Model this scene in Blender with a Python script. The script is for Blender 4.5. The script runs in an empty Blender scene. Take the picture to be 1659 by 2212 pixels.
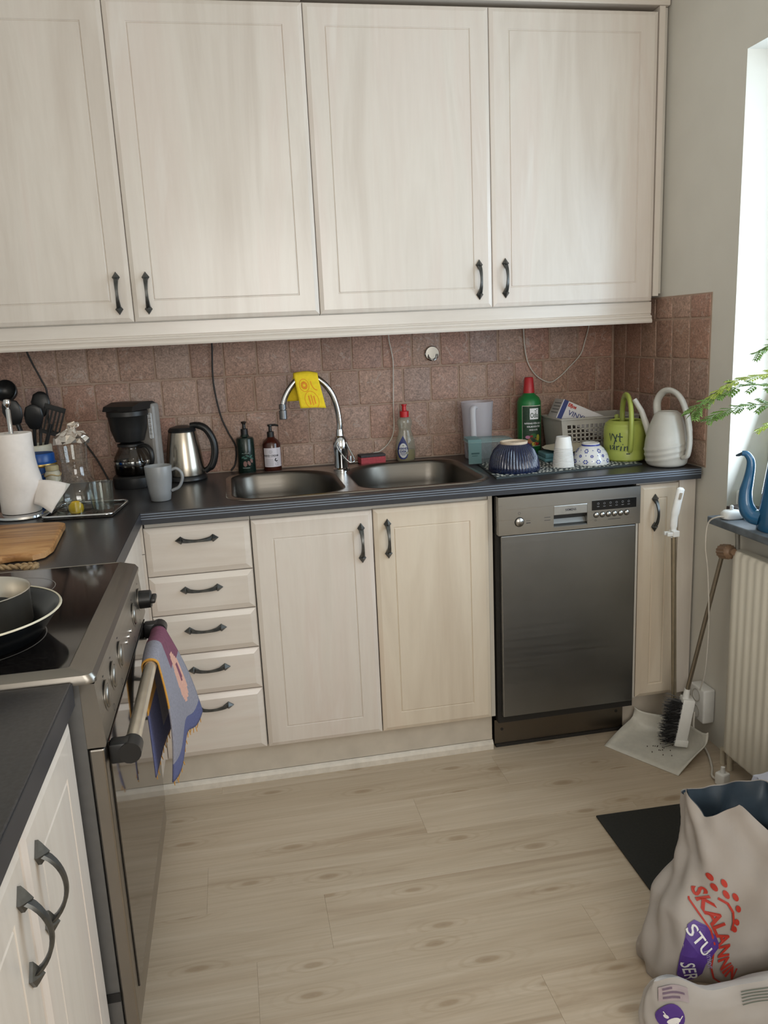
import bpy, bmesh, math, random
from mathutils import Vector, Matrix
random.seed(7)
PI = math.pi
SC = bpy.context.scene
COL = SC.collection

# ---------------------------------------------------------------- camera
def make_camera():
    cx, cy, cz, ya, pi_, ro, f = -0.0261, -2.9392, 1.3573, 0.1794, -0.2156, -0.0461, 1750.5
    F = Vector((math.sin(ya)*math.cos(pi_), math.cos(ya)*math.cos(pi_), math.sin(pi_)))
    R = F.cross(Vector((0, 0, 1))).normalized(); U = R.cross(F)
    c, s = math.cos(ro), math.sin(ro)
    R2, U2 = c*R+s*U, -s*R+c*U
    M = Matrix(((R2.x, U2.x, -F.x, cx), (R2.y, U2.y, -F.y, cy), (R2.z, U2.z, -F.z, cz), (0, 0, 0, 1)))
    cam = bpy.data.cameras.new('camera'); o = bpy.data.objects.new('camera', cam); COL.objects.link(o)
    cam.sensor_fit = 'HORIZONTAL'; cam.sensor_width = 36.0; cam.lens = f*36.0/1659.0
    cam.clip_start = 0.02; o.matrix_world = M; SC.camera = o
make_camera()

# ---------------------------------------------------------------- world, daylight, exposure
SC.view_settings.view_transform = 'Standard'; SC.view_settings.look = 'None'
SC.view_settings.gamma = 1.0; SC.view_settings.use_curve_mapping = False
SC.view_settings.exposure = -0.15
SC.cycles.use_denoising = True
SC.cycles.max_bounces = 10; SC.cycles.transparent_max_bounces = 24
SC.cycles.sample_clamp_indirect = 6.0; SC.cycles.caustics_reflective = False; SC.cycles.caustics_refractive = False
W = bpy.data.worlds.new('sky'); SC.world = W; W.use_nodes = True
W.node_tree.nodes['Background'].inputs[0].default_value = (0.72, 0.83, 1.0, 1); W.node_tree.nodes['Background'].inputs[1].default_value = 1.2
def area(name, loc, rot, sx, sy, power, col):
    l = bpy.data.lights.new(name, 'AREA'); l.shape = 'RECTANGLE'; l.size = sx; l.size_y = sy; l.energy = power; l.color = col
    o = bpy.data.objects.new(name, l); COL.objects.link(o); o.location = loc; o.rotation_euler = rot
    return o
# daylight coming in through the kitchen window in the right wall, plus an unseen warm fill light added at the rear
area('window_daylight', (1.66, -1.40, 1.43), (0, math.radians(110), 0), 1.22, 1.22, 33, (0.72, 0.86, 1.0))
area('added_rear_fill', (0.35, -4.33, 1.55), (math.radians(106), 0, 0), 1.5, 1.3, 40, (1.0, 0.94, 0.845))

# ---------------------------------------------------------------- helpers
def lin(c):
    r = []
    for v in c[:3]:
        v = v/255.0
        r.append(v/12.92 if v <= 0.04045 else ((v+0.055)/1.055)**2.4)
    return (r[0], r[1], r[2], 1.0)
def nd(nt, t, **kw):
    n = nt.nodes.new(t)
    for k, v in kw.items(): setattr(n, k, v)
    return n
MATS = {}
def newmat(name):
    m = bpy.data.materials.new(name); m.use_nodes = True; MATS[name] = m
    return m, m.node_tree, m.node_tree.nodes['Principled BSDF'], m.node_tree.links
def coords(nt, scale=(1, 1, 1), loc=(0, 0, 0), rnd=False):
    tc = nd(nt, 'ShaderNodeTexCoord'); mp = nd(nt, 'ShaderNodeMapping')
    mp.inputs['Scale'].default_value = scale; mp.inputs['Location'].default_value = loc
    if rnd:
        oi = nd(nt, 'ShaderNodeObjectInfo'); mu = nd(nt, 'ShaderNodeVectorMath', operation='SCALE')
        mu.inputs[0].default_value = (37.1, 19.7, 53.3); nt.links.new(oi.outputs['Random'], mu.inputs['Scale'])
        ad = nd(nt, 'ShaderNodeVectorMath', operation='ADD'); nt.links.new(tc.outputs['Object'], ad.inputs[0]); nt.links.new(mu.outputs[0], ad.inputs[1])
        nt.links.new(ad.outputs[0], mp.inputs['Vector'])
    else:
        nt.links.new(tc.outputs['Object'], mp.inputs['Vector'])
    return mp.outputs['Vector']
def noise(nt, vec, scale=5, detail=4, rough=.5, dist=0):
    n = nd(nt, 'ShaderNodeTexNoise'); n.inputs['Scale'].default_value = scale; n.inputs['Detail'].default_value = detail
    n.inputs['Roughness'].default_value = rough; n.inputs['Distortion'].default_value = dist
    nt.links.new(vec, n.inputs['Vector']); return n.outputs['Fac']
def ramp(nt, fac, stops):
    r = nd(nt, 'ShaderNodeValToRGB'); e = r.color_ramp.elements
    while len(e) < len(stops): e.new(.5)
    for i, (p, c) in enumerate(stops): e[i].position = p; e[i].color = c
    nt.links.new(fac, r.inputs['Fac']); return r.outputs['Color']
def mix(nt, fac, a, b, blend='MIX'):
    m = nd(nt, 'ShaderNodeMix', data_type='RGBA', blend_type=blend)
    for s, v in ((m.inputs[0], fac), (m.inputs[6], a), (m.inputs[7], b)):
        if hasattr(v, 'is_output'): nt.links.new(v, s)
        else: s.default_value = v
    return m.outputs[2]
def bump(nt, b, h, strength=.3, dist=.002):
    n = nd(nt, 'ShaderNodeBump'); n.inputs['Strength'].default_value = strength; n.inputs['Distance'].default_value = dist
    nt.links.new(h, n.inputs['Height']); nt.links.new(n.outputs['Normal'], b.inputs['Normal'])
def scol(c, k): return (min(1, c[0]*k), min(1, c[1]*k), min(1, c[2]*k), 1)
def pm(name, rgb, rough=.5, metal=0.0, var=.08, scale=40, bmp=0, spec=.5, coat=0, alpha=None, trans=0, sheen=0):
    m, nt, b, L = newmat(name); c = lin(rgb)
    v = coords(nt); f = noise(nt, v, scale, 3)
    L.new(ramp(nt, f, [(.3, scol(c, 1-var)), (.7, scol(c, 1+var))]), b.inputs['Base Color'])
    b.inputs['Roughness'].default_value = rough; b.inputs['Metallic'].default_value = metal
    b.inputs['Specular IOR Level'].default_value = spec; b.inputs['Coat Weight'].default_value = coat
    b.inputs['Transmission Weight'].default_value = trans
    if sheen: b.inputs['Sheen Weight'].default_value = sheen
    if alpha is not None: b.inputs['Alpha'].default_value = alpha
    if bmp: bump(nt, b, f, bmp, .002)
    return m
def thin_glass(name, tint=(.96, .98, .97), base=.04, rough=.02, haze=0.0, hazecol=(.8, .82, .85)):
    m, nt, b, L = newmat(name); nt.nodes.remove(b); out = nt.nodes['Material Output']
    tr = nd(nt, 'ShaderNodeBsdfTransparent'); tr.inputs[0].default_value = (*tint, 1)
    gl = nd(nt, 'ShaderNodeBsdfGlossy'); gl.inputs['Roughness'].default_value = rough
    lw = nd(nt, 'ShaderNodeLayerWeight'); lw.inputs['Blend'].default_value = .5
    pw = nd(nt, 'ShaderNodeMath', operation='POWER'); pw.inputs[1].default_value = 4.0; L.new(lw.outputs['Facing'], pw.inputs[0])
    ad = nd(nt, 'ShaderNodeMath', operation='MULTIPLY_ADD'); ad.inputs[1].default_value = .55; ad.inputs[2].default_value = base; L.new(pw.outputs[0], ad.inputs[0])
    mx = nd(nt, 'ShaderNodeMixShader'); L.new(ad.outputs[0], mx.inputs[0]); L.new(tr.outputs[0], mx.inputs[1]); L.new(gl.outputs[0], mx.inputs[2])
    if haze:
        df = nd(nt, 'ShaderNodeBsdfDiffuse'); df.inputs[0].default_value = (*hazecol, 1)
        m2 = nd(nt, 'ShaderNodeMixShader'); m2.inputs[0].default_value = haze
        L.new(mx.outputs[0], m2.inputs[1]); L.new(df.outputs[0], m2.inputs[2]); L.new(m2.outputs[0], out.inputs[0])
    else: L.new(mx.outputs[0], out.inputs[0])
    return m

# ---- materials of their own
def wood_white(name, horizontal=False, warm=0):
    m, nt, b, L = newmat(name)
    sc1 = (.8, 6, 6) if horizontal else (6, 6, .8)
    sc2 = (5, 60, 60) if horizontal else (60, 60, 5)
    v1 = coords(nt, sc1, rnd=True); v2 = coords(nt, sc2, rnd=True)
    f1 = noise(nt, v1, 1.0, 5, .55, 1.2); f2 = noise(nt, v2, 1.0, 3, .6)
    c1 = ramp(nt, f1, [(.30, lin((206, 195, 184))), (.50, lin((217, 208, 198))), (.62, lin((215, 203, 193))), (.75, lin((223, 216, 208)))])
    c2 = ramp(nt, f2, [(.30, (.965, .96, .955, 1)), (.6, (1, 1, 1, 1))])
    c = mix(nt, 1.0, c1, c2, 'MULTIPLY')
    v3 = coords(nt, (22, 22, 22), rnd=True); f3 = noise(nt, v3, 1.0, 2)
    c = mix(nt, 1.0, c, ramp(nt, f3, [(.08, (.84, .81, .76, 1)), (.15, (1, 1, 1, 1))]), 'MULTIPLY')
    if warm: c = mix(nt, 1.0, c, (1.0, .955, .86, 1), 'MULTIPLY')
    L.new(c, b.inputs['Base Color']); b.inputs['Roughness'].default_value = .23; b.inputs['Specular IOR Level'].default_value = .55
    bump(nt, b, f2, .06, .001)
    return m
WOODV = wood_white('whitewashed_birch'); WOODH = wood_white('whitewashed_birch_cross', True); WOODY = wood_white('yellowed_birch', False, 1)
CARC = pm('cabinet_board', (206, 200, 190), .5, var=.03, scale=8)
PLAST = pm('wall_paint', (212, 208, 199), .75, var=.025, scale=6, bmp=.05)
CEILM = pm('ceiling_paint', (232, 228, 220), .85, var=.02, scale=5)
IRON = pm('antique_iron', (92, 93, 92), .34, .85, var=.25, scale=90)
DARK = pm('dark_gap', (30, 27, 24), .7, var=.1)
def steel(name, rgb=(168, 166, 162), rough=.28, axis=2, amp=.12):
    m, nt, b, L = newmat(name); s = [160, 160, 160]; s[axis] = 2.5
    v = coords(nt, tuple(s)); f = noise(nt, v, 1, 3, .6); v2 = coords(nt, (5, 5, 5)); f2 = noise(nt, v2, 1, 4)
    c = lin(rgb)
    L.new(mix(nt, f2, scol(c, 1-amp), scol(c, 1+amp*.7)), b.inputs['Base Color'])
    b.inputs['Metallic'].default_value = 1
    mr = nd(nt, 'ShaderNodeMapRange'); mr.inputs[3].default_value = rough*.85; mr.inputs[4].default_value = rough*1.2
    L.new(f, mr.inputs[0]); L.new(mr.outputs[0], b.inputs['Roughness']); bump(nt, b, f, .04, .0005)
    return m
STEELX = steel('brushed_steel', axis=0); STEELV = steel('brushed_steel_door', (138, 138, 137), .36, 0, .2); SINKM = steel('sink_steel', (112, 108, 102), .34, 0, .08)
CHROME = pm('chrome', (205, 207, 210), .09, 1.0, var=.02)
STOVEM = steel('stove_steel', (144, 139, 132), .33, 1)
STOVES = pm('stove_side_grey', (112, 112, 112), .38, .6, var=.05, scale=60)
def stone_top():
    m, nt, b, L = newmat('charcoal_laminate'); v = coords(nt); f = noise(nt, v, 7, 6, .6); f2 = noise(nt, v, 160, 2)
    c = mix(nt, f, lin((34, 33, 33)), lin((52, 50, 51))); c = mix(nt, .18, c, ramp(nt, f2, [(.35, lin((28, 28, 30))), (.7, lin((86, 86, 90)))]))
    L.new(c, b.inputs['Base Color']); b.inputs['Roughness'].default_value = .30; bump(nt, b, f2, .05, .0006)
    return m
TOPM = stone_top(); TOPE = pm('laminate_edge', (44, 46, 52), .4, var=.06); EDGL = pm('edge_line', (134, 144, 158), .35, .3, var=.05)
def tile_mat():
    m, nt, b, L = newmat('tumbled_tile'); v = coords(nt, (1, 1, 1), rnd=True)
    oi = nd(nt, 'ShaderNodeObjectInfo')
    base = ramp(nt, oi.outputs['Random'], [(0, lin((150, 117, 102))), (.3, lin((166, 136, 119))), (.55, lin((161, 121, 105))), (.8, lin((168, 142, 127))), (1, lin((152, 124, 114)))])
    f = noise(nt, v, 34, 8, .72, 2.2); f2 = noise(nt, v, 190, 3, .7); f3 = noise(nt, v, 12, 4, .6, 2.5)
    c = mix(nt, 1.0, base, ramp(nt, f, [(.30, (.62, .60, .59, 1)), (.48, (.96, .95, .94, 1)), (.70, (1.34, 1.33, 1.32, 1))]), 'MULTIPLY')
    c = mix(nt, 1.0, c, ramp(nt, f2, [(.32, (.62, .62, .62, 1)), (.62, (1.22, 1.22, 1.22, 1))]), 'MULTIPLY')
    c = mix(nt, ramp(nt, f3, [(.60, (0, 0, 0, 1)), (.625, (.45, .45, .45, 1)), (.64, (.5, .5, .5, 1)), (.665, (0, 0, 0, 1))]), c, lin((186, 170, 158)))
    L.new(c, b.inputs['Base Color']); b.inputs['Roughness'].default_value = .48; bump(nt, b, f, .25, .003)
    return m
TILE = tile_mat(); GROUT = pm('grout', (166, 141, 124), .8, var=.1, scale=60, bmp=.2)
def floor_mat():
    m, nt, b, L = newmat('laminate_plank'); oi = nd(nt, 'ShaderNodeObjectInfo')
    v = coords(nt, (1.3, 22, 1), rnd=True); f = noise(nt, v, 1, 6, .6, .9); v2 = coords(nt, (4, 150, 1), rnd=True); f2 = noise(nt, v2, 1, 3)
    c = ramp(nt, f, [(.28, lin((168, 149, 127))), (.43, lin((184, 167, 146))), (.58, lin((191, 175, 155))), (.74, lin((202, 188, 170)))])
    c = mix(nt, 1.0, c, ramp(nt, f2, [(.3, (.92, .915, .90, 1)), (.65, (1.03, 1.03, 1.03, 1))]), 'MULTIPLY')
    # knots with growth rings flowing round them
    vk = coords(nt, (2.6, 8.0, 0.0), rnd=True); nz = noise(nt, coords(nt, (6, 12, 1), rnd=True), 1, 2)
    vo = nd(nt, 'ShaderNodeTexVoronoi'); vo.inputs['Scale'].default_value = 1.0; vo.inputs['Randomness'].default_value = 1.0; vo.voronoi_dimensions = '2D'; L.new(vk, vo.inputs['Vector'])
    dn = nd(nt, 'ShaderNodeMath', operation='MULTIPLY_ADD'); L.new(nz, dn.inputs[0]); dn.inputs[1].default_value = .16; L.new(vo.outputs['Distance'], dn.inputs[2])
    c = mix(nt, ramp(nt, dn.outputs[0], [(.085, (.62, .62, .62, 1)), (.135, (.30, .30, .30, 1)), (.18, (0, 0, 0, 1))]), c, lin((138, 114, 88)))
    sn = nd(nt, 'ShaderNodeMath', operation='MULTIPLY'); L.new(dn.outputs[0], sn.inputs[0]); sn.inputs[1].default_value = 62
    si = nd(nt, 'ShaderNodeMath', operation='SINE'); L.new(sn.outputs[0], si.inputs[0])
    ringm = mix(nt, 1.0, ramp(nt, si.outputs[0], [(.2, (0, 0, 0, 1)), (.9, (.35, .35, .35, 1))]), ramp(nt, dn.outputs[0], [(.12, (1, 1, 1, 1)), (.42, (0, 0, 0, 1))]), 'MULTIPLY')
    c = mix(nt, ringm, c, lin((156, 133, 104)))
    c = mix(nt, 1.0, c, ramp(nt, oi.outputs['Random'], [(0, (.95, .945, .93, 1)), (1, (1.03, 1.03, 1.03, 1))]), 'MULTIPLY')
    L.new(c, b.inputs['Base Color']); b.inputs['Roughness'].default_value = .40; bump(nt, b, f2, .05, .0006)
    return m
FLOORM = floor_mat(); SUBF = pm('plank_joint', (150, 132, 108), .8)

# ---- mesh building
class MB:
    def __init__(s): s.bm = bmesh.new(); s.mi = 0
    def _mark(s, fs):
        for f in fs: f.material_index = s.mi
    def box(s, x0, x1, y0, y1, z0, z1, bev=0, seg=2, M=None):
        r = bmesh.ops.create_cube(s.bm, size=1); vs = r['verts']
        for v in vs: v.co = Vector((x0+(v.co.x+.5)*(x1-x0), y0+(v.co.y+.5)*(y1-y0), z0+(v.co.z+.5)*(z1-z0)))
        fs = set(f for v in vs for f in v.link_faces)
        if bev:
            es = list(set(e for v in vs for e in v.link_edges))
            q = bmesh.ops.bevel(s.bm, geom=es, offset=bev, segments=seg, profile=.5, affect='EDGES'); fs = set(q['faces']) | set(f for f in fs if f.is_valid)
            for f in q['faces']:
                for v in f.verts: fs.update(v.link_faces)
        fs = [f for f in fs if f.is_valid]; s._mark(fs)
        if M is not None:
            for v in set(v for f in fs for v in f.verts): v.co = M @ v.co
        return s
    def grid(s, P, closed_u=False, closed_v=False, flip=False, mi=None):
        n, m = len(P), len(P[0]); V = [[s.bm.verts.new(p) for p in row] for row in P]
        for i in range(n if closed_u else n-1):
            for j in range(m if closed_v else m-1):
                q = [V[i][j], V[(i+1) % n][j], V[(i+1) % n][(j+1) % m], V[i][(j+1) % m]]
                if flip: q.reverse()
                try: f = s.bm.faces.new(q); f.material_index = s.mi if mi is None else mi(i, j)
                except ValueError: pass
        return V
    def lathe(s, prof, n=32, c=(0, 0, 0), M=None, ripple=None):
        P = []
        for r, z in prof:
            row = []
            for k in range(n):
                a = 2*PI*k/n; rr = r if ripple is None else ripple(r, z, a)
                p = Vector((c[0]+rr*math.cos(a), c[1]+rr*math.sin(a), c[2]+z)); row.append(M @ p if M is not None else p)
            P.append(row)
        V = s.grid(P, False, True, True)
        bmesh.ops.remove_doubles(s.bm, verts=[v for row in (V[0], V[-1]) for v in row if v.is_valid], dist=1e-6)
        return s
    def tube(s, pts, rad, n=10, cap=True, flat=1.0, up=None):
        pts = [Vector(p) for p in pts]; k = len(pts); R = rad if isinstance(rad, (list, tuple)) else [rad]*k
        T = []
        for i in range(k):
            a = pts[max(0, i-1)]; b = pts[min(k-1, i+1)]; T.append((b-a).normalized())
        u = Vector(up) if up else (Vector((0, 0, 1)) if abs(T[0].z) < .9 else Vector((1, 0, 0)))
        P = []
        for i in range(k):
            nrm = (u - T[i]*u.dot(T[i])).normalized(); u = nrm; bi = T[i].cross(nrm)
            P.append([pts[i]+nrm*R[i]*math.cos(2*PI*j/n)+bi*R[i]*flat*math.sin(2*PI*j/n) for j in range(n)])
        V = s.grid(P, False, True)
        if cap:
            for row, rv in ((V[0], True), (V[-1], False)):
                try:
                    f = s.bm.faces.new(list(reversed(row)) if rv else row); f.material_index = s.mi
                except ValueError: pass
        return s
    def prism(s, poly, d0, d1, axis='x'):
        def P(a, b, d): return {'x': (d, a, b), 'y': (a, d, b), 'z': (a, b, d)}[axis]
        A = [s.bm.verts.new(P(a, b, d0)) for a, b in poly]; B = [s.bm.verts.new(P(a, b, d1)) for a, b in poly]; n = len(poly)
        fs = [s.bm.faces.new(A), s.bm.faces.new(list(reversed(B)))]
        for i in range(n): fs.append(s.bm.faces.new((A[i], B[i], B[(i+1) % n], A[(i+1) % n])))
        s._mark(fs); return s
    def rings(s, w, h, loops, back):
        """front in the x-z plane facing -y; loops of (inset, y)"""
        L = []
        for ins, y in loops:
            L.append([s.bm.verts.new(p) for p in ((ins, y, ins), (w-ins, y, ins), (w-ins, y, h-ins), (ins, y, h-ins))])
        B = [s.bm.verts.new(p) for p in ((0, back, 0), (w, back, 0), (w, back, h), (0, back, h))]
        al = [B]+L
        for a, b in zip(al, al[1:]):
            for i in range(4): s.bm.faces.new((a[i], a[(i+1) % 4], b[(i+1) % 4], b[i]))
        s.bm.faces.new(al[-1]); s.bm.faces.new(list(reversed(B)))
        return s
    def build(s, name, mats, parent=None, loc=(0, 0, 0), rot=(0, 0, 0), smooth=None, label=None):
        bmesh.ops.recalc_face_normals(s.bm, faces=s.bm.faces) if not getattr(s, 'keepn', False) else None
        me = bpy.data.meshes.new(name); s.bm.to_mesh(me); s.bm.free()
        return link(name, me, mats, parent, loc, rot, smooth, label)
def link(name, me, mats, parent=None, loc=(0, 0, 0), rot=(0, 0, 0), smooth=None, label=None):
    if mats is not None:
        for m in (mats if isinstance(mats, (list, tuple)) else [mats]): me.materials.append(m)
    if smooth is not None:
        me.polygons.foreach_set('use_smooth', [True]*len(me.polygons))
        if smooth < 180: me.set_sharp_from_angle(angle=math.radians(smooth))
    o = bpy.data.objects.new(name, me); COL.objects.link(o); o.location = loc; o.rotation_euler = rot
    if parent is not None: o.parent = parent
    if label: o['label'] = label
    return o
def thing(name, label, cat, loc=(0, 0, 0), rz=0, group=None):
    o = bpy.data.objects.new(name, None); COL.objects.link(o); o.location = loc; o.rotation_euler = (0, 0, rz); o.empty_display_size = .03
    return tag(o, label, cat, group)
def tag(o, label, cat, group=None):
    o['label'] = label; o['category'] = cat
    if group: o['group'] = group
    return o
def struct(o): o['kind'] = 'structure'; return o
def text2d(s, size, bold=0.0, shear=0.0):
    cu = bpy.data.curves.new('t', 'FONT'); cu.body = s; cu.size = size; cu.align_x = 'CENTER'; cu.align_y = 'CENTER'; cu.offset = bold; cu.shear = shear; cu.resolution_u = 3
    o = bpy.data.objects.new('t', cu); COL.objects.link(o)
    dg = bpy.context.evaluated_depsgraph_get(); me = bpy.data.meshes.new_from_object(o.evaluated_get(dg))
    vs = [(v.co.x, v.co.y) for v in me.vertices]; fs = [tuple(p.vertices) for p in me.polygons]
    bpy.data.objects.remove(o); bpy.data.curves.remove(cu); bpy.data.meshes.remove(me)
    return vs, fs
def poly2d(pts): return list(pts), [tuple(range(len(pts)))]
def ellipse2d(cx, cy, a, b, rot=0, n=20):
    c, s = math.cos(rot), math.sin(rot)
    return poly2d([(cx+a*math.cos(t)*c-b*math.sin(t)*s, cy+a*math.cos(t)*s+b*math.sin(t)*c) for t in [2*PI*k/n for k in range(n)]])
def ring2d(cx, cy, r, w, n=28):
    vs = [(cx+q*math.cos(2*PI*k/n), cy+q*math.sin(2*PI*k/n)) for q in (r, r-w) for k in range(n)]
    return vs, [(k, (k+1) % n, n+(k+1) % n, n+k) for k in range(n)]
def stroke2d(pts, w):
    pts = [Vector(p) for p in pts]; a, b = [], []
    for i in range(len(pts)):
        t = (pts[min(i+1, len(pts)-1)]-pts[max(0, i-1)]).normalized(); n = Vector((-t.y, t.x))*w*.5; a.append(tuple(pts[i]+n)); b.append(tuple(pts[i]-n))
    k = len(pts); return a+b, [(i, i+1, k+i+1, k+i) for i in range(k-1)]
def grid2d(x0, x1, y0, y1, n=10, m=4):
    vs = [(x0+(x1-x0)*i/n, y0+(y1-y0)*j/m) for i in range(n+1) for j in range(m+1)]
    return vs, [(i*(m+1)+j, (i+1)*(m+1)+j, (i+1)*(m+1)+j+1, i*(m+1)+j+1) for i in range(n) for j in range(m)]
def merge2d(*items, off=None):
    V, Fc = [], []
    for vs, fs in items:
        k = len(V); V += vs; Fc += [tuple(i+k for i in f) for f in fs]
    return V, Fc
def xf2d(item, dx=0, dy=0, rot=0, sx=1, sy=1):
    c, s = math.cos(rot), math.sin(rot)
    return [(dx+x*sx*c-y*sy*s, dy+x*sx*s+y*sy*c) for x, y in item[0]], item[1]
def printed(name, item, fn, mat, parent, label=None):
    """a flat print: 2-D shape carried onto a surface by fn(x, y) -> point"""
    me = bpy.data.meshes.new(name); me.from_pydata([fn(x, y) for x, y in item[0]], [], item[1]); me.update()
    return link(name, me, mat, parent, label=label)
def around(Rz, phi0, eps=.0006, z0=0):
    """wrap onto a turned surface: x is arc length, y height, phi0 the facing (0 = towards -y)"""
    def fn(x, y):
        r = (Rz(y+z0) if callable(Rz) else Rz)+eps; a = phi0+x/r
        return (r*math.sin(a), -r*math.cos(a), y+z0)
    return fn
def prof_fn(prof):
    def R(z):
        for (r0, z0), (r1, z1) in zip(prof, prof[1:]):
            if min(z0, z1) <= z <= max(z0, z1) and abs(z1-z0) > 1e-9: return r0+(r1-r0)*(z-z0)/(z1-z0)
        return prof[-1][0]
    return R
def spline(pts, n=8):
    P = [Vector(p) for p in pts]; out = []
    Q = [2*P[0]-P[1]]+P+[2*P[-1]-P[-2]]
    for i in range(1, len(Q)-2):
        for k in range(n):
            t = k/n; a, b, c, d = Q[i-1], Q[i], Q[i+1], Q[i+2]
            out.append(.5*((2*b)+(c-a)*t+(2*a-5*b+4*c-d)*t*t+(3*b-a-3*c+d)*t**3))
    return out+[P[-1]]
WHITE = pm('white_plastic', (226, 225, 222), .4, var=.03); BLACK = pm('black_plastic', (24, 24, 25), .38, var=.15)
INKD = pm('dark_ink', (50, 48, 52), .6); INKN = pm('navy_ink', (40, 52, 110), .6); INKW = pm('white_ink', (232, 232, 235), .6); INKR = pm('red_ink', (176, 48, 34), .6, var=.1)
# ================================================================ the room
CEIL = 2.47; XR = 1.432; YB = .006; YREAR = -4.45; XL = -.93
fl = struct(MB().box(XL, XR+.2, YREAR, .1, -.06, -.008).build('floor', SUBF))
rows = [(-.445, -.625), (-.625, -.802), (-.802, -.978), (-.978, -1.160), (-1.160, -1.347), (-1.347, -1.530)]
y = -1.530
while y > YREAR+.05: rows.append((y, max(YREAR, y-.182))); y -= .182
ends = {2: [.41], 3: [-.187], 4: [.10], 5: [-.073, .70]}
for i, (ya, yb) in enumerate(rows):
    e = ends.get(i, [random.uniform(-.8, 1.2)]); xs = list(e)
    while xs[0] > XL: xs.insert(0, xs[0]-1.21)
    while xs[-1] < XR: xs.append(xs[-1]+1.21)
    for a, b in zip(xs, xs[1:]):
        a2, b2 = max(a, XL), min(b, XR)
        if b2-a2 < .03: continue
        MB().box(-(b2-a2)/2+.0001, (b2-a2)/2-.0001, -(ya-yb)/2+.0001, (ya-yb)/2-.0001, -.008, 0, .0004, 1).build('plank', FLOORM, fl, ((a2+b2)/2, (ya+yb)/2, 0))
wb = struct(MB().box(XL-.1, XR+.2, YB, YB+.12, -.06, CEIL).build('wall_back', PLAST))
struct(MB().box(XL-.1, XL, YREAR, YB, -.06, CEIL).build('wall_left', PLAST))
WY0, WY1, WZ0, WZ1 = -.755, -2.06, .768, 2.07
m = MB()
for a in ((YREAR, YB, -.06, WZ0), (YREAR, YB, WZ1, CEIL), (WY0, YB, WZ0, WZ1), (YREAR, WY1, WZ0, WZ1)): m.box(XR, XR+.22, *a)
wr = struct(m.build('wall_right', PLAST))
m = MB()
for a in ((XL-.1, -.45, -.06, CEIL), (1.15, XR+.2, -.06, CEIL), (-.45, 1.15, -.06, .85), (-.45, 1.15, 2.25, CEIL)): m.box(a[0], a[1], YREAR-.12, YREAR, a[2], a[3])
struct(m.build('wall_rear', PLAST))
struct(MB().box(XL-.1, XR+.22, YREAR-.12, YB+.12, CEIL, CEIL+.1).build('ceiling', CEILM))
PANE = thin_glass('window_glass')
def window(name, parts):
    w = thing(name, '', ''); del w['label']; del w['category']; struct(w); parts(w); return w
def win1(w):
    m = MB(); x0, x1 = XR+.13, XR+.19
    for a in ((WY0, WY0-.06, WZ0, WZ1), (WY1+.06, WY1, WZ0, WZ1), (WY0, WY1, WZ0, WZ0+.06), (WY0, WY1, WZ1-.06, WZ1), (-1.38, -1.44, WZ0, WZ1)): m.box(x0, x1, min(a[0], a[1]), max(a[0], a[1]), a[2], a[3], .004)
    m.build('window_frame', WHITE, w)
    for a, b in ((WY0-.06, -1.38), (-1.44, WY1+.06)): MB().box(XR+.155, XR+.161, b, a, WZ0+.06, WZ1-.06).build('pane', PANE, w)
    sl = pm('slate_sill', (96, 103, 110), .45, var=.3, scale=24, bmp=.1)
    MB().box(1.33, XR+.13, -2.12, -.815, .768, .79, .003).build('window_sill', sl, w, label='dark slate window sill')
window('window_1', win1)
def added_win(w):
    m = MB()
    for a in ((-.45, -.38, .85, 2.25), (1.08, 1.15, .85, 2.25), (-.45, 1.15, .85, .92), (-.45, 1.15, 2.18, 2.25)): m.box(a[0], a[1], YREAR-.09, YREAR-.03, a[2], a[3])
    m.build('window_frame', WHITE, w); MB().box(-.38, 1.08, YREAR-.063, YREAR-.057, .92, 2.18).build('pane', PANE, w)
window('added_rear_window', added_win)  # unseen rear window, added to go with the rear fill light

# unseen ceiling lamp added for more ambient light, behind the viewpoint
lt = thing('added_lamp', 'round white ceiling lamp, unseen, added to brighten the room', 'lamp', (.35, -2.75, CEIL))
MB().lathe([(.06, -.001), (.065, -.02), (.05, -.03), (.0, -.031)], 28).build('canopy', WHITE, lt, smooth=40)
MB().lathe([(.0, -.040), (.10, -.042), (.165, -.060), (.17, -.066), (.165, -.064), (.10, -.047), (.0, -.045)], 36).build('reflector', WHITE, lt, smooth=40)
MB().tube([(0, 0, -.030), (0, 0, -.042)], .012, 12).build('stem', WHITE, lt)
_l = bpy.data.lights.new('added_lamp_light', 'AREA'); _l.shape = 'DISK'; _l.size = .30; _l.energy = 3; _l.color = (1.0, .95, .90)
_o = bpy.data.objects.new('added_lamp_light', _l); COL.objects.link(_o); _o.parent = lt; _o.location = (0, 0, -.072)

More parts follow.
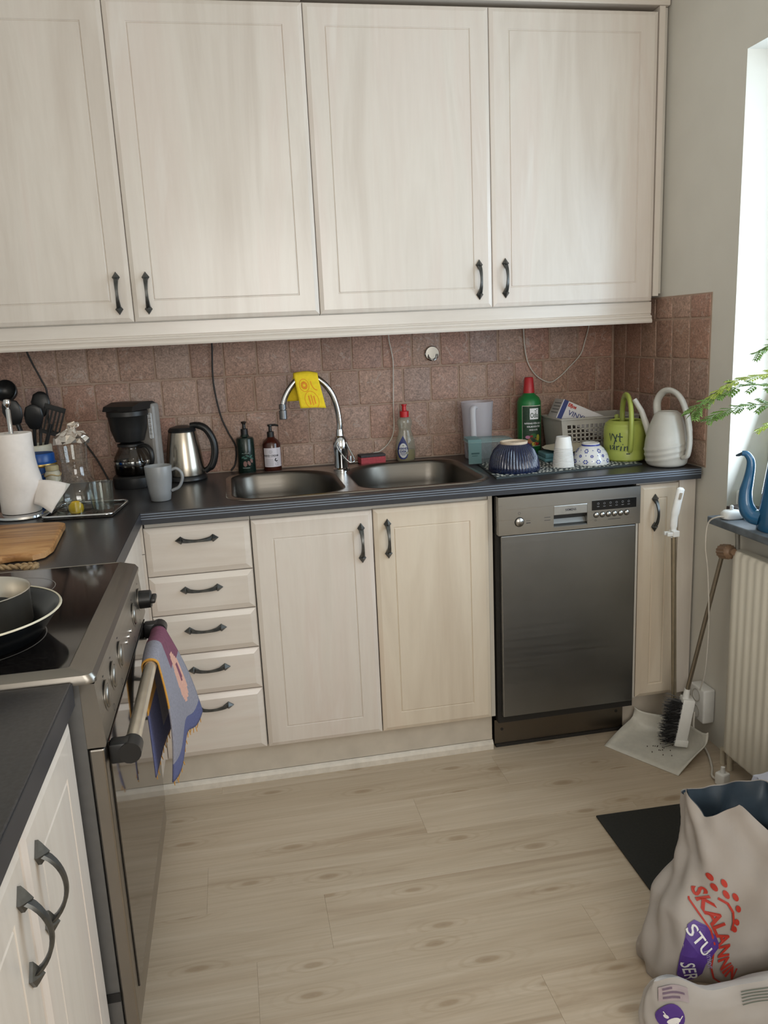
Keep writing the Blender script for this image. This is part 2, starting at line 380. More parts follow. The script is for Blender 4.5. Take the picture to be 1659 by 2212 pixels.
# ---- tiled splashback: every tile its own piece on the wall
TM = {}
def tile_mesh(w, h):
    k = (round(w, 3), round(h, 3))
    if k not in TM:
        m = MB(); rnd = random.Random(hash(k) & 0xffff)
        # tumbled stone: uneven rounded outline, soft edge
        def loop(ins, z):
            pts = []; W2, H2, r = w/2-ins, h/2-ins, min(.0055, h*.25)
            for cx, cy, a0 in ((W2-r, H2-r, 0), (-W2+r, H2-r, 90), (-W2+r, -H2+r, 180), (W2-r, -H2+r, 270)):
                for q in range(4):
                    a = math.radians(a0+q*30); pts.append((cx+r*math.cos(a), cy+r*math.sin(a)))
            return pts
        base = loop(0, 0); jit = [(rnd.uniform(-.001, .001), rnd.uniform(-.001, .001)) for _ in base]
        P = []
        for ins, z in ((0, 0), (0, -.0035), (.001, -.0045), (.003, -.005)):
            P.append([(x+j[0], z, yy+j[1]) for (x, yy), j in zip(loop(ins, z), jit)])
        V = m.grid(P, False, True); m.bm.faces.new(V[-1])
        bmesh.ops.recalc_face_normals(m.bm, faces=m.bm.faces); me = bpy.data.meshes.new('tile'); m.bm.to_mesh(me); m.bm.free(); me.materials.append(TILE)
        me.polygons.foreach_set('use_smooth', [True]*len(me.polygons)); me.set_sharp_from_angle(angle=math.radians(50)); TM[k] = me
    return TM[k]
TROWS = [(.901, .981), (.981, 1.108), (1.108, 1.236), (1.236, 1.364), (1.364, 1.436)]
# measured joints of the rows where they can be read; elsewhere a loose rhythm
JO = {3: [-.155, -.04, .075, .19, .305, .415, .527, .637, .745, .855, .965, 1.07], 2: [.06, .175, .285, .33, .435, .60, .705, .811, .92, 1.03], 1: [.02, .13, .245, .36, .47, .58, .69, .80]}
gap = .0060
for ri, (za, zb) in enumerate(TROWS):
    xs = list(JO.get(ri, [.03+.05*(ri % 2)+.112*k for k in range(6)]))
    while xs[0] > XL+.09: xs.insert(0, xs[0]-random.choice((.100, .108, .114, .120)))
    xs = [x for x in xs if x > XL]
    xs.insert(0, XL)
    while xs[-1] < XR-.09: xs.append(xs[-1]+random.choice((.100, .108, .114)))
    if XR-xs[-1] < .05: xs.pop()
    xs.append(XR-.008)
    for a, b in zip(xs, xs[1:]):
        w = round(b-a-gap, 3)
        if w < .015: continue
        link('tile', tile_mesh(w, round(zb-za-gap, 3)), None, wb, ((a+b)/2, YB+.0005, (za+zb)/2))
    ys = [-.635]
    while ys[-1] < -.02:
        ys.append(min(-.002, ys[-1]+random.choice((.060 if len(ys) == 1 and ri % 2 else .108, .112, .104))))
    if len(ys) > 2 and ys[-1]-ys[-2] < .03: ys.pop(-2)
    for a, b in zip(ys, ys[1:]):
        w = round(b-a-gap, 3)
        if w < .015: continue
        link('tile', tile_mesh(w, round(zb-za-gap, 3)), None, wr, (XR+.0005, (a+b)/2, (za+zb)/2), (0, 0, -PI/2))
struct(MB().box(XL, XR, YB-.0022, YB-.0002, .90, 1.438).build('trim_1', GROUT)); struct(MB().box(XR-.0022, XR-.0002, -.637, YB-.003, .90, 1.438).build('trim_2', GROUT))

# ================================================================ cabinets
def handle_mesh():
    m = MB()
    for z0 in (-.046, .046):
        p = [(0, z0-.016), (.0115, z0), (0, z0+.016), (-.0115, z0)]
        V0 = [m.bm.verts.new((x, 0, z)) for x, z in p]; V1 = [m.bm.verts.new((x, -.004, z)) for x, z in p]
        V2 = [m.bm.verts.new((x*.72, -.0075, z0+(z-z0)*.72)) for x, z in p]; ap = m.bm.verts.new((0, -.015, z0))
        for A, B in ((V0, V1), (V1, V2)):
            for i in range(4): m.bm.faces.new((A[i], A[(i+1) % 4], B[(i+1) % 4], B[i]))
        for i in range(4): m.bm.faces.new((V2[i], V2[(i+1) % 4], ap))
        m.bm.faces.new(V0)
    P = []
    for k in range(15):
        t = -1+2*k/14; z = t*.044; yy = -.006-.021*(1-t*t)**.8; w = .0042+.0032*abs(t)**1.5
        tz = Vector((0, .021*1.6*t, .044)).normalized(); nn = Vector((0, -tz.z, tz.y))
        P.append([Vector((sx*w, yy, z))+nn*sy for sx, sy in ((-1, -.0012), (-.7, .0022), (.7, .0022), (1, -.0012), (.6, -.0025), (-.6, -.0025))])
    V = m.grid(P, False, True); m.bm.faces.new(V[0]); m.bm.faces.new(V[-1])
    bmesh.ops.recalc_face_normals(m.bm, faces=m.bm.faces); me = bpy.data.meshes.new('handle'); m.bm.to_mesh(me); m.bm.free(); me.materials.append(IRON)
    me.polygons.foreach_set('use_smooth', [True]*len(me.polygons)); me.set_sharp_from_angle(angle=math.radians(32))
    return me
HM = handle_mesh()
def handle(parent, x, z, horiz=False):
    return link('handle', HM, None, parent, (x, .0002, z), (0, PI/2 if horiz else 0, 0), label='dark antique iron bow handle')
DOORL = [(0, .006), (.002, .0035), (.013, .0), (.0595, .0), (.0613, .0025), (.0625, .0025), (.0650, .0002)]
FLATL = [(0, .007), (.003, .005), (.017, .0)]
def door(parent, x0, x1, z0, z1, yf, mat=WOODV, hx=None, hz=None, name='door', loops=DOORL, horiz=False):
    d = MB().rings(x1-x0, z1-z0, loops, .019).build(name, mat, parent, (x0, yf, z0))
    if hx is not None: handle(d, hx-x0, hz-z0, horiz)
    return d
# upper units
UY = -.35
def upper(label, x0, xm, x1, extra=None):
    t = thing('wall_cabinet', label, 'cabinet', (0, 0, 0), group='wall cabinets above the worktop')
    MB().box(x0, x1, -.33, -.006, 1.425, 2.31).build('carcass', CARC, t)
    return t
t = upper('left whitewashed birch double-door wall cabinet, above kettle and coffee maker', -.90, -.288, .270)
door(t, -.850, -.2895, 1.427, 2.305, UY, hx=-.328, hz=1.511); door(t, -.2875, .2702, 1.427, 2.305, UY, hx=-.2435, hz=1.509)
t = upper('right whitewashed birch double-door wall cabinet, above sink and dishwasher', .272, .833, 1.392)
door(t, .2720, .8322, 1.427, 2.305, UY, hx=.7885, hz=1.514); door(t, .8340, 1.3905, 1.427, 2.305, UY, hx=.876, hz=1.516)
MB().box(1.3925, 1.412, -.350, -.006, 1.442, 2.32).build('side_panel', WOODV, t)
MB().box(1.4122, XR-.004, -.335, -.30, 1.45, 2.32).build('scribe_strip', CARC, t)
o = MB().box(-.90, .2695, -.352, -.01, 2.3115, CEIL-.002, .003).build('cornice_board', WOODH); tag(o, 'pale board closing the gap above the left wall cabinet', 'cornice')
o = MB().box(.2715, XR-.004, -.352, -.01, 2.3215, CEIL-.002, .003).build('cornice_board', WOODH); tag(o, 'pale board closing the gap above the right wall cabinet', 'cornice')
vp = [(-.331, 1.4245), (-.331, 1.387), (-.328, 1.385), (-.330, 1.381), (-.336, 1.379), (-.338, 1.374), (-.335, 1.3705), (-.339, 1.3675), (-.341, 1.360), (-.339, 1.355), (-.313, 1.355), (-.313, 1.4245)]
o = MB().prism(vp, -.90, 1.398, 'x').build('light_valance', WOODH); tag(o, 'long moulded pale wood valance under the wall cabinets', 'valance')

# base units on the back wall
BY = -.60
t = thing('drawer_cabinet', 'whitewashed base cabinet with five stacked drawers beside the stove', 'cabinet')
MB().box(-.300, -.001, -.578, -.02, .121, .735).box(-.300, -.075, -.578, -.02, .735, .858).box(-.075, -.001, -.578, -.588+.012, .735, .858).build('carcass', CARC, t)
for za, zb, hz in ((.7005, .845, .804), (.580, .698, .6535), (.4545, .5775, .5285), (.3225, .452, .4035), (.1225, .320, .279)):
    door(t, -.3025, -.0035, za, zb, BY, WOODH, -.155, hz, 'drawer', FLATL, True)
MB().box(-.327, -.3045, -.592, -.02, .121, .858).build('filler_strip', WOODV, t)
MB().box(-.327, -.305, -.5925, -.5915, .769, .7705).build('joint', DARK, t)
t = thing('sink_cabinet', 'whitewashed double-door base cabinet under the sink', 'cabinet')
m = MB().box(.001, .019, -.578, -.02, .121, .735).box(.709, .7275, -.578, -.02, .121, .735).box(.019, .709, -.578, -.02, .121, .137).box(.019, .709, -.030, -.02, .137, .735).box(.001, .7275, -.578, -.5745, .735, .858); m.build('carcass', CARC, t)
door(t, .0015, .3615, .1215, .845, BY, hx=.3255, hz=.7475); door(t, .3645, .7255, .1215, .8465, BY, WOODY, hx=.4065, hz=.7535)
MB().box(.7285, .7415, -.585, -.5745, .118, .862).box(.7285, .7415, -.5745, -.02, .118, .735).build('side_panel', CARC, t)
t = thing('narrow_cabinet', 'narrow whitewashed base cabinet between dishwasher and radiator wall', 'cabinet')
MB().box(1.2285, 1.425, -.578, -.02, .121, .858).build('carcass', CARC, t)
MB().box(1.2190, 1.2275, -.592, -.02, .121, .862).build('side_panel', CARC, t)
NL = [(0, .007), (.003, .005), (.013, .0), (.042, .0), (.0445, .003), (.0465, .003), (.0495, .0004)]
door(t, 1.2300, 1.3665, .124, .851, BY, WOODY, 1.281, .759, loops=NL)
MB().box(1.3685, 1.4255, -.594, -.579, .121, .858).build('filler_strip', WOODV, t)
PLM = pm('plinth_foil', (196, 186, 172), .5, var=.08, scale=14)
o = MB().box(-.86, .732, -.574, -.556, .031, .1195).build('plinth', PLM); tag(o, 'long pale plinth board under drawers and sink cabinet', 'plinth')
MB().prism([(-.574, 0), (-.586, 0), (-.586, .018), (-.583, .026), (-.576, .030), (-.574, .030)], -.86, .733, 'x').build('sealing_strip', pm('plinth_strip', (214, 206, 194), .45), o)
o = MB().box(1.203, XR-.004, -.552, -.534, .0005, .1195).build('plinth', PLM); tag(o, 'short pale plinth board under the narrow cabinet', 'plinth')

# ---- worktops
def rrect(x0, x1, y0, y1, rad, n=8):
    """rounded rectangle, radii for (x1y1, x0y1, x0y0, x1y0), counter-clockwise"""
    out = []
    for (cx, cy, sx, sy, a0), r in zip(((x1, y1, -1, -1, 0), (x0, y1, 1, -1, 90), (x0, y0, 1, 1, 180), (x1, y0, -1, 1, 270)), rad):
        for k in range(n+1):
            a = math.radians(a0+90*k/n); out.append((cx+sx*r+r*math.cos(a), cy+sy*r+r*math.sin(a)))
    return out
ZT, ZB = .900, .864
SX0, SX1, SY0, SY1 = -.060, .756, -.583, -.070          # sink outer outline
hole = rrect(SX0+.012, SX1-.012, SY0+.012, SY1-.012, (.085, .085, .085, .085), 8)
RX0, RX1, RY0, RY1 = -.14, .86, -.627, YB-.009
t = thing('worktop', 'charcoal laminate corner worktop running under the whole splashback', 'worktop')
m = MB(); cxx, cyy = (RX0+RX1)/2, (RY0+RY1)/2
def rayrect(x, y):
    dx, dy = x-cxx, y-cyy; s = min(((RX1-RX0)/2)/abs(dx) if dx else 9e9, ((RY1-RY0)/2)/abs(dy) if dy else 9e9); return (cxx+dx*s, cyy+dy*s)
outer = [list(rayrect(*p)) for p in hole]
for X in (RX0, RX1):
    for Y in (RY0, RY1):
        k = min(range(len(outer)), key=lambda i: (outer[i][0]-X)**2+(outer[i][1]-Y)**2); outer[k] = [X, Y]
P = [[(x, y, ZB) for x, y in hole], [(x, y, ZT) for x, y in hole], [(x, y, ZT) for x, y in outer], [(x, y, ZB) for x, y in outer]]
m.grid(P+[P[0]], False, True)
m.box(XL+.002, RX0, RY0, RY1, ZB, ZT).box(RX1, XR-.009, RY0, RY1, ZB, ZT).box(XL+.002, -.302, -1.203, RY0, ZB, ZT)
m.build('slab', TOPM, t)
MB().box(-.3015, XR-.0095, -.6285, -.6272, ZB+.0005, ZT-.001, 0).build('front_edge', TOPE, t)
MB().box(-.3019, -.3005, -1.203, -.629, ZB+.0005, ZT-.001, 0).build('front_edge', TOPE, t)
for z in (.8945, .8875, .8805): MB().box(-.3005, XR-.0095, -.6297, -.6285, z-.0011, z+.0011).build('edge_line', EDGL, t)  # pale thin strips raised along the front edge
t = thing('worktop', 'charcoal laminate worktop on the near side of the stove', 'worktop')
MB().box(XL+.002, -.279, -2.75, -1.812, ZB, ZT, .002).build('slab', TOPM, t); MB().box(-.2788, -.2775, -2.75, -1.812, ZB+.001, ZT-.002).build('front_edge', TOPE, t)
# corner unit between drawers and stove, and the near unit with its two doors
t = thing('corner_cabinet', 'pale corner base cabinet tucked between drawers and stove', 'cabinet')
MB().box(XL+.004, -.330, -1.200, -.02, .121, .858).build('carcass', CARC, t)
MB().box(-.329, -.312, -1.200, -.594, .121, .858).build('side_panel', WOODV, t)
t = thing('base_cabinet', 'near whitewashed double-door base cabinet left of the stove', 'cabinet')
MB().box(XL+.004, -.307, -2.75, -1.815, .121, .860).build('carcass', CARC, t)
def side_door(y0, y1, hy):
    d = MB().rings(y0-y1, .724, DOORL, .019).build('door', WOODV, t, (-.286, y1, .124), (0, 0, PI/2)); handle(d, hy-y1, .753-.124); return d
side_door(-1.815, -2.098, -2.056); side_door(-2.102, -2.45, -2.137)
side_door(-2.454, -2.748, -2.48)
o = MB().box(XL+.004, -.345, -2.75, -1.815, .0005, .1195).build('plinth', PLM); tag(o, 'pale plinth under the near base cabinet left of the stove', 'plinth')

# ---- sink
t = thing('kitchen_sink', 'double-bowl stainless steel sink set into the worktop', 'sink', (0, 0, 0))
def bowl_out(k): return k
bl = lambda d: rrect(-.046+d, .300-d, -.570+d, -.100-d, (.17, .085, .085, .085), 8)
br = lambda d: rrect(.338+d, .743-d, -.570+d, -.088-d, (.085, .17, .085, .085), 8)
ZS = .9035
# flange: fan between outer outline and the two bowls
m = MB()
outl = rrect(SX0, SX1, SY0, SY1, (.095, .095, .095, .095), 10)
bm = m.bm
def loopverts(pts, z): return [bm.verts.new((x, y, z)) for x, y in pts]
def loopedges(V): return [bm.edges.new((V[i], V[(i+1) % len(V)])) for i in range(len(V))]
A = loopverts(outl, ZS); E1 = loopedges(A); B = loopverts(bl(0), ZS); E2 = loopedges(B); C = loopverts(br(0), ZS); E3 = loopedges(C)
bmesh.ops.triangle_fill(bm, use_beauty=True, edges=E1+E2+E3)
D = loopverts(rrect(SX0-.004, SX1+.004, SY0-.004, SY1+.004, (.098,)*4, 10), ZT+.0003)
for i in range(len(A)): bm.faces.new((A[i], A[(i+1) % len(A)], D[(i+1) % len(D)], D[i]))
m.build('flange', steel('flange_steel_lit', (176, 170, 162), .28, 0, .06), t, smooth=40)  # paler than the bowls: rim highlights put into the steel colour
for nm, fn in (('bowl', bl), ('bowl', br)):
    m = MB(); P = []
    for d, z in ((-.001, ZS+.0006), (.002, ZS+.0002), (.006, ZS-.004), (.010, ZS-.012), (.014, .83), (.020, .775), (.034, .752), (.060, .746), (.12, .743)):
        P.append([(x, y, z) for x, y in fn(d)])
    V = m.grid(P, False, True); m.bm.faces.new(V[-1]); o = m.build(nm, SINKM, t, smooth=60)
    x = sum(p[0] for p in P[-1])/len(P[-1]); MB().lathe([(.036, 0), (.036, .002), (.028, .003), (.024, .001), (0, .001)], 24, (x, -.36, .7432)).build('drain', CHROME, o, smooth=40)

# ================================================================ dishwasher
t = thing('dishwasher', 'stainless steel slim dishwasher with control panel on top', 'dishwasher')
DY = -.623
MB().box(.7465, 1.2165, -.600, -.03, .098, .735).box(.7465, .775, -.600, -.59, .735, .853).box(.775, 1.2165, -.600, -.03, .735, .853).build('body', DARK, t)
dd = MB().box(.757, 1.2055, DY+.001, -.6005, .1275, .7325, .003).build('door', STEELV, t)
# control panel with the grip pocket cut out of it
px0, px1, pz0, pz1 = .748, 1.217, .7355, .856; gx0, gx1, gz0, gz1 = .927, 1.038, .7475, .8155
cp = MB()
for a in ((px0, gx0, pz0, pz1), (gx1, px1, pz0, pz1), (gx0, gx1, pz0, gz0), (gx0, gx1, gz1, pz1)): cp.box(a[0], a[1], DY-.003, -.6005, a[2], a[3])
bmesh.ops.remove_doubles(cp.bm, verts=cp.bm.verts, dist=1e-5)
cp = cp.build('control_panel', STEELX, t)
g = MB().box(gx0, gx1, DY-.004, DY+.012, .785, gz1, .002).build('handle_plate', pm('handle_plate_steel', (182, 182, 180), .3, .9), cp)
MB().box(gx0, gx1, -.606, -.6005, gz0, .785).build('grip_pocket', BLACK, cp)
MB().prism([(DY-.002, gz0), (DY-.002, .7505), (-.615, .756), (-.608, .770), (-.6062, .770), (-.6062, gz0)], gx0+.0005, gx1-.0005, 'x').build('grip', steel('grip_steel', (120, 120, 118), .5, 0), cp)
printed('lettering', text2d('SIEMENS', .0098, .0002), lambda x, y: ((gx0+gx1)/2+x, DY-.0043, .800+y), INKD, cp)
MB().box(1.053, 1.2025, DY-.0038, DY-.002, .7905, .8215).build('display', pm('display_black', (20, 20, 22), .18), cp)
GREYI = pm('grey_ink', (130, 130, 132), .6)
for k in range(6):
    x = 1.068+.0205*k; MB().lathe([(.0095, 0), (.0095, .0005), (0, .0005)], 20, M=Matrix.Translation((x, DY-.003, .7752)) @ Matrix.Rotation(PI/2, 4, 'X')).build('button_ring', BLACK, cp, smooth=30)
    MB().lathe([(.0077, 0), (.0077, .003), (.0055, .0048), (0, .0055)], 20, M=Matrix.Translation((x, DY-.003, .7752)) @ Matrix.Rotation(PI/2, 4, 'X')).build('button', STEELX, cp, smooth=40)
    printed('symbol', merge2d(ring2d(0, .004, .0035, .0009, 10), grid2d(-.004, .004, -.006, -.0045, 1, 1)), lambda a, b: (x+.006+a, DY-.0040, .807+b), GREYI, cp)
MB().lathe([(.0155, 0), (.0155, .0005), (0, .0005)], 24, M=Matrix.Translation((.815, DY-.003, .7745)) @ Matrix.Rotation(PI/2, 4, 'X')).build('button_ring', BLACK, cp, smooth=30)
MB().lathe([(.0130, 0), (.0130, .004), (.009, .0065), (0, .0075)], 24, M=Matrix.Translation((.815, DY-.003, .7745)) @ Matrix.Rotation(PI/2, 4, 'X')).build('power_button', STEELX, cp, smooth=40)
printed('print', merge2d(ring2d(.815, .802, .0042, .0007, 14), grid2d(.837, .851, .7765, .7775, 1, 1), grid2d(.837, .851, .768, .7705, 1, 1), grid2d(.896, .916, .781, .7825, 1, 1), grid2d(.896, .916, .772, .7735, 1, 1), ring2d(1.066, .7580, .003, .0006, 10), grid2d(1.108, 1.150, .7575, .759, 1, 1)), lambda x, y: (x, DY-.0036, y), INKD, cp)['kind'] = 'stuff'
pl = MB().box(.741, 1.196, -.574, -.560, .012, .0965).build('plinth_panel', steel('plinth_steel', (112, 104, 94), .4, 0, .15), t)
for x, z in ((.766, .062), (1.172, .072)): MB().lathe([(.005, 0), (.005, .0012), (0, .0016)], 12, M=Matrix.Translation((x, -.574, z)) @ Matrix.Rotation(PI/2, 4, 'X')).build('screw', DARK, pl)
MB().box(.744, 1.20, -.578, -.56, .0005, .0115).build('rubber_strip', DARK, t)
MB().box(.760, 1.19, -.5595, -.10, .0005, .0975).build('base_tray', DARK, t)

# ================================================================ stove
t = thing('stove', 'steel freestanding electric stove with glass hob and bar handle', 'stove')
MB().box(-.905, -.272, -1.800, -1.206, .294, .893).box(-.905, -.326, -1.800, -1.206, .012, .294).build('body', STOVES, t)
for y in (-1.77, -1.24):
    for x in (-.85, -.36): MB().lathe([(.02, 0), (.02, .0125)], 12, (x, y, 0)).build('foot', BLACK, t)
m = MB(); hx0, hx1, hy0, hy1 = -.905, -.247, -1.808, -1.204
prof = [(0, .893), (0, .899), (.005, .906), (.034, .9155), (.036, .9155), (.037, .9145)]
P = []
for ins, z in prof:
    i2 = ins*.42
    P.append([(x, y, z) for x, y in rrect(hx0+i2, hx1-ins, hy0+i2, hy1-i2, (max(.003, .014-ins*.25),)*4, 5)])
V = m.grid(P, False, True); m.bm.faces.new(V[0]); m.build('hob_frame', STOVEM, t, smooth=35)
GLS, nt, b, L = newmat('hob_glass'); b.inputs['Base Color'].default_value = (.006, .005, .005, 1); b.inputs['Roughness'].default_value = .07; b.inputs['Specular IOR Level'].default_value = .75
f = noise(nt, coords(nt), 300, 2); L.new(ramp(nt, f, [(.5, (.006, .005, .005, 1)), (.75, (.02, .018, .016, 1))]), b.inputs['Base Color'])
hb = MB().box(hx0+.016, hx1-.037, hy0+.016, hy1-.016, .9, .9148, .0004, 1).build('hob_glass', GLS, t)
ZON = pm('zone_print', (120, 116, 110), .3)
for x, y, r in ((-.46, -1.64, .115), (-.47, -1.36, .085), (-.74, -1.64, .085), (-.74, -1.36, .105)): printed('cooking_zone', ring2d(x, y, r, .0016, 48), lambda a, b: (a, b, .9150), ZON, hb)
# control panel, slightly raked
m = MB(); m.prism([(-.272, .891), (-.251, .889), (-.2445, .796), (-.2465, .790), (-.272, .790)], -1.799, -1.207, 'y')
cp = m.build('control_panel', STOVEM, t)
def on_panel(z): return -.2445-(z-.796)*.07
for y, out in ((-1.262, .024), (-1.36, .003), (-1.57, .003), (-1.66, .003), (-1.735, .003)):
    M = Matrix.Translation((on_panel(.842), y, .842)) @ Matrix.Rotation(PI/2, 4, 'Y')
    MB().lathe([(.024, 0), (.024, .0015), (.021, .002), (0, .002)], 24, M=M).build('knob_bezel', STOVEM, cp, smooth=40)
    k = MB().lathe([(.019, .001), (.0185, out), (.016, out+.002), (0, out+.002)], 24, M=M)
    if out > .01: k.box(-.005, .005, -.021, .021, out, out+.011, .003, M=M)
    k.build('knob', BLACK if out > .01 else STOVEM, cp, smooth=40)
for y in (-1.43, -1.46, -1.49): MB().lathe([(.004, 0), (.004, .002), (0, .003)], 12, M=Matrix.Translation((on_panel(.835), y, .835)) @ Matrix.Rotation(PI/2, 4, 'Y')).build('indicator', CHROME, cp)
printed('symbols', merge2d(*[grid2d(y-.004, y+.004, .872, .874, 1, 1) for y in (-1.25, -1.36, -1.57, -1.66, -1.735)], *[ring2d(y, .806, .006, .0012, 12) for y in (-1.30, -1.40, -1.6, -1.70)]), lambda a, b: (on_panel(b)+.0006, a, b), INKD, cp)
od = MB().box(-.271, -.249, -1.798, -1.208, .298, .787, .003).build('oven_door', STOVEM, t)
OVG = pm('oven_glass', (30, 27, 24), .05, var=.05, spec=.9)
MB().box(-.2492, -.2462, -1.770, -1.216, .354, .784, .001, 1).build('door_glass', OVG, od)
hd = MB().tube([(-.216, -1.762, .768), (-.216, -1.25, .768)], .0115, 16).build('handle_bar', pm('bar_steel', (214, 204, 186), .25, .75), t, smooth=50)
for y in (-1.770, -1.242):
    m = MB().box(-.2462, -.214, y-.014, y+.014, .752, .784, .004).tube([(-.216, y-.016, .768), (-.216, y+.016, .768)], .0165, 16); m.build('handle_bracket', BLACK, hd, smooth=40)
MB().box(-.325, -.320, -1.798, -1.208, .045, .290, .002).build('drawer', STOVEM, t)
MB().box(-.300, -.272, -1.8015, -1.7995, .360, .376).build('bumper', BLACK, t)
# ================================================================ things at the sink
Z = .9004
t = thing('kitchen_tap', 'chrome swan-neck mixer tap between the two sink bowls', 'tap', (.333, -.175, ZS+.0005))
MB().lathe([(.029, 0), (.029, .006), (.025, .010), (.024, .05), (.0265, .075), (.0265, .095), (.022, .112), (.014, .120), (.0125, .142), (0, .143)], 28).build('tap_body', CHROME, t, smooth=40)
sp = [(0, 0, .135), (.001, 0, .17), (-.004, 0, .215), (-.018, 0, .262), (-.048, 0, .304), (-.088, 0, .328), (-.124, 0, .324), (-.156, 0, .296), (-.178, 0, .262), (-.188, 0, .232)]
MB().tube(spline(sp, 6), .0105, 14).build('spout', CHROME, t, smooth=50)
MB().lathe([(.0125, -.006), (.0125, .010), (.009, .012), (.009, -.009), (.0135, -.010), (.0135, -.038), (.011, -.040)], 20, (-.1885, 0, .228)).build('aerator', pm('aerator_grey', (120, 122, 124), .35, .8), t, smooth=35)
lv = [(-.012, -.024, .100), (-.016, -.034, .085), (.004, -.052, .052), (.022, -.060, .034), (.036, -.058, .036), (.038, -.050, .046), (.024, -.030, .080), (.018, -.022, .098)]
MB().tube(spline(lv, 6), .0028, 8).build('lever', CHROME, t, smooth=60)
MB().lathe([(.007, 0), (.006, .02), (0, .022)], 14, (.03, -.016, .03), ).build('side_knob', CHROME, t, smooth=40)
# yellow cloth over the spout
YEL = pm('yellow_cloth', (236, 205, 38), .85, var=.06, scale=120, bmp=.15)
ORG = pm('orange_print', (228, 142, 38), .85)
P = []; NV = 30
def cloth_pt(u, v):
    # v 0..1 back hem -> over the tube -> front hem ; u 0..1 along the spout
    x0 = .188+.080*u; zt = 1.2475-.004*(2*u-1)**2-.008*max(0, u-.6)
    if v < .40:
        k = v/.40; return Vector((x0-.032*(1-k)*(1-.3*u), -.157-.004*math.sin(3*u), 1.150+(zt-.012-1.150)*k))
    if v < .55:
        a = (v-.40)/.15*PI; return Vector((x0, -.175+.0155*math.cos(a), zt-.012+.012*math.sin(a)))
    k = (v-.55)/.45; return Vector((x0+.014*k+.006*k*u, -.1915-.010*k-.006*math.sin(2.4*u+.4)*k, zt-.012-(.104+.004*math.sin(3*u))*k))
m = MB(); m.grid([[cloth_pt(i/12, j/NV) for j in range(NV+1)] for i in range(13)])
cl = m.build('dishcloth', YEL, smooth=180); tag(cl, 'yellow dishcloth with orange fruit prints draped over the tap spout', 'dishcloth')
sm = cl.modifiers.new('thick', 'SOLIDIFY'); sm.thickness = .003; sm.offset = 0
def on_cloth(x, y): p = cloth_pt(min(1, max(0, x)), .55+.45*min(1, max(0, y))); return (p.x, p.y-.0022, p.z)
sq = lambda it: ([(x, y) for x, y in it[0]], it[1])
petals = [ellipse2d(.34+.10*math.cos(a), .30+.085*math.sin(a), .05, .018, a, 8) for a in [2*PI*k/12 for k in range(12)]]
printed('print', merge2d(ring2d(.34, .30, .20, .018), ring2d(.34, .30, .12, .045), *petals, ring2d(.52, .76, .28, .018), stroke2d([(.42, .62), (.44, .90)], .05), stroke2d([(.52, .60), (.54, .92)], .04), stroke2d([(.62, .64), (.63, .88)], .05), stroke2d([(.80+.17*math.cos(a), .22+.22*math.sin(a)) for a in [PI*.45+.16*k for k in range(13)]], .035)), on_cloth, ORG, cl)
# soap bottles
def pump_bottle(name, label, loc, prof, mat, pump_z, nozzle, rz=0):
    t = thing(name, label, 'bottle', loc, rz); MB().lathe(prof, 32).build('bottle_body', mat, t, smooth=35)
    k = MB().lathe([(.0125, pump_z), (.0125, pump_z+.020), (.006, pump_z+.022), (.0055, pump_z+.038), (.009, pump_z+.040), (.009, pump_z+.046), (0, pump_z+.047)], 20)
    a = nozzle; k.tube([(0, 0, pump_z+.043), (.018*math.sin(a), -.018*math.cos(a), pump_z+.0435), (.030*math.sin(a), -.030*math.cos(a), pump_z+.040)], [.0045, .004, .003], 8)
    k.build('pump', BLACK, t, smooth=35); return t
GRN = pm('dark_green_plastic', (22, 38, 33), .25, var=.1)
t = pump_bottle('soap_bottle', 'dark green pump soap bottle standing behind the left sink bowl', (.012, -.046, Z), [(.0, 0), (.029, 0), (.031, .003), (.031, .118), (.028, .124), (.016, .128), (.013, .135)], GRN, .134, .1)
pr = merge2d(ellipse2d(-.006, .034, .007, .010), ellipse2d(.008, .036, .005, .009, .4), ellipse2d(.018, .044, .005, .008, .3))
printed('label_print', pr, around(.031, 0), pm('dusty_pink_ink', (126, 92, 84), .6), t)
printed('label_print', merge2d(*[ellipse2d(x, y, .007, .003, r) for x, y, r in ((-.012, .058, .5), (.004, .062, -.4), (.016, .060, .6), (.020, .052, -.5), (-.004, .054, .1))]), around(.031, 0), pm('leaf_green_ink', (52, 92, 82), .6), t)
printed('lettering', merge2d(*[stroke2d([(x, z), (x+.004, z+.002), (x+.008, z)], .0012) for x, z in ((-.016, .070), (-.006, .071), (.004, .070))], grid2d(-.016, .010, .019, .0205, 6, 1)), around(.031, 0), pm('pale_green_ink', (150, 164, 156), .6), t)
AMB = pm('amber_plastic', (64, 26, 18), .2, var=.1, coat=.3)
t = pump_bottle('hand_cream_bottle', 'brown amber pump bottle with white hand cream label by the sink', (.103, -.042, Z), [(0, 0), (.030, 0), (.032, .003), (.032, .095), (.027, .106), (.015, .116), (.013, .120)], AMB, .118, 1.4)
printed('paper_label', grid2d(-.034, .038, .016, .083, 16, 2), around(.032, 0, .0005), pm('label_paper', (216, 208, 214), .6, var=.02), t)
printed('lettering', merge2d(xf2d(text2d('HAND CREAM', .0088, .0002), -.006, .056), ring2d(-.006, .070, .0055, .0006), xf2d(text2d('b', .006), -.006, .070), grid2d(-.03, .016, .0505, .0509, 12, 1), stroke2d([(.012, .047), (.008, .040), (.013, .036), (.017, .038)], .0045), ring2d(.014, .026, .005, .0007), *[grid2d(-.026, .002, .022+.005*k, .0228+.005*k, 10, 1) for k in range(5)], grid2d(.0185, .019, .018, .082, 1, 1)), around(.032, 0, .0009), INKD, t)
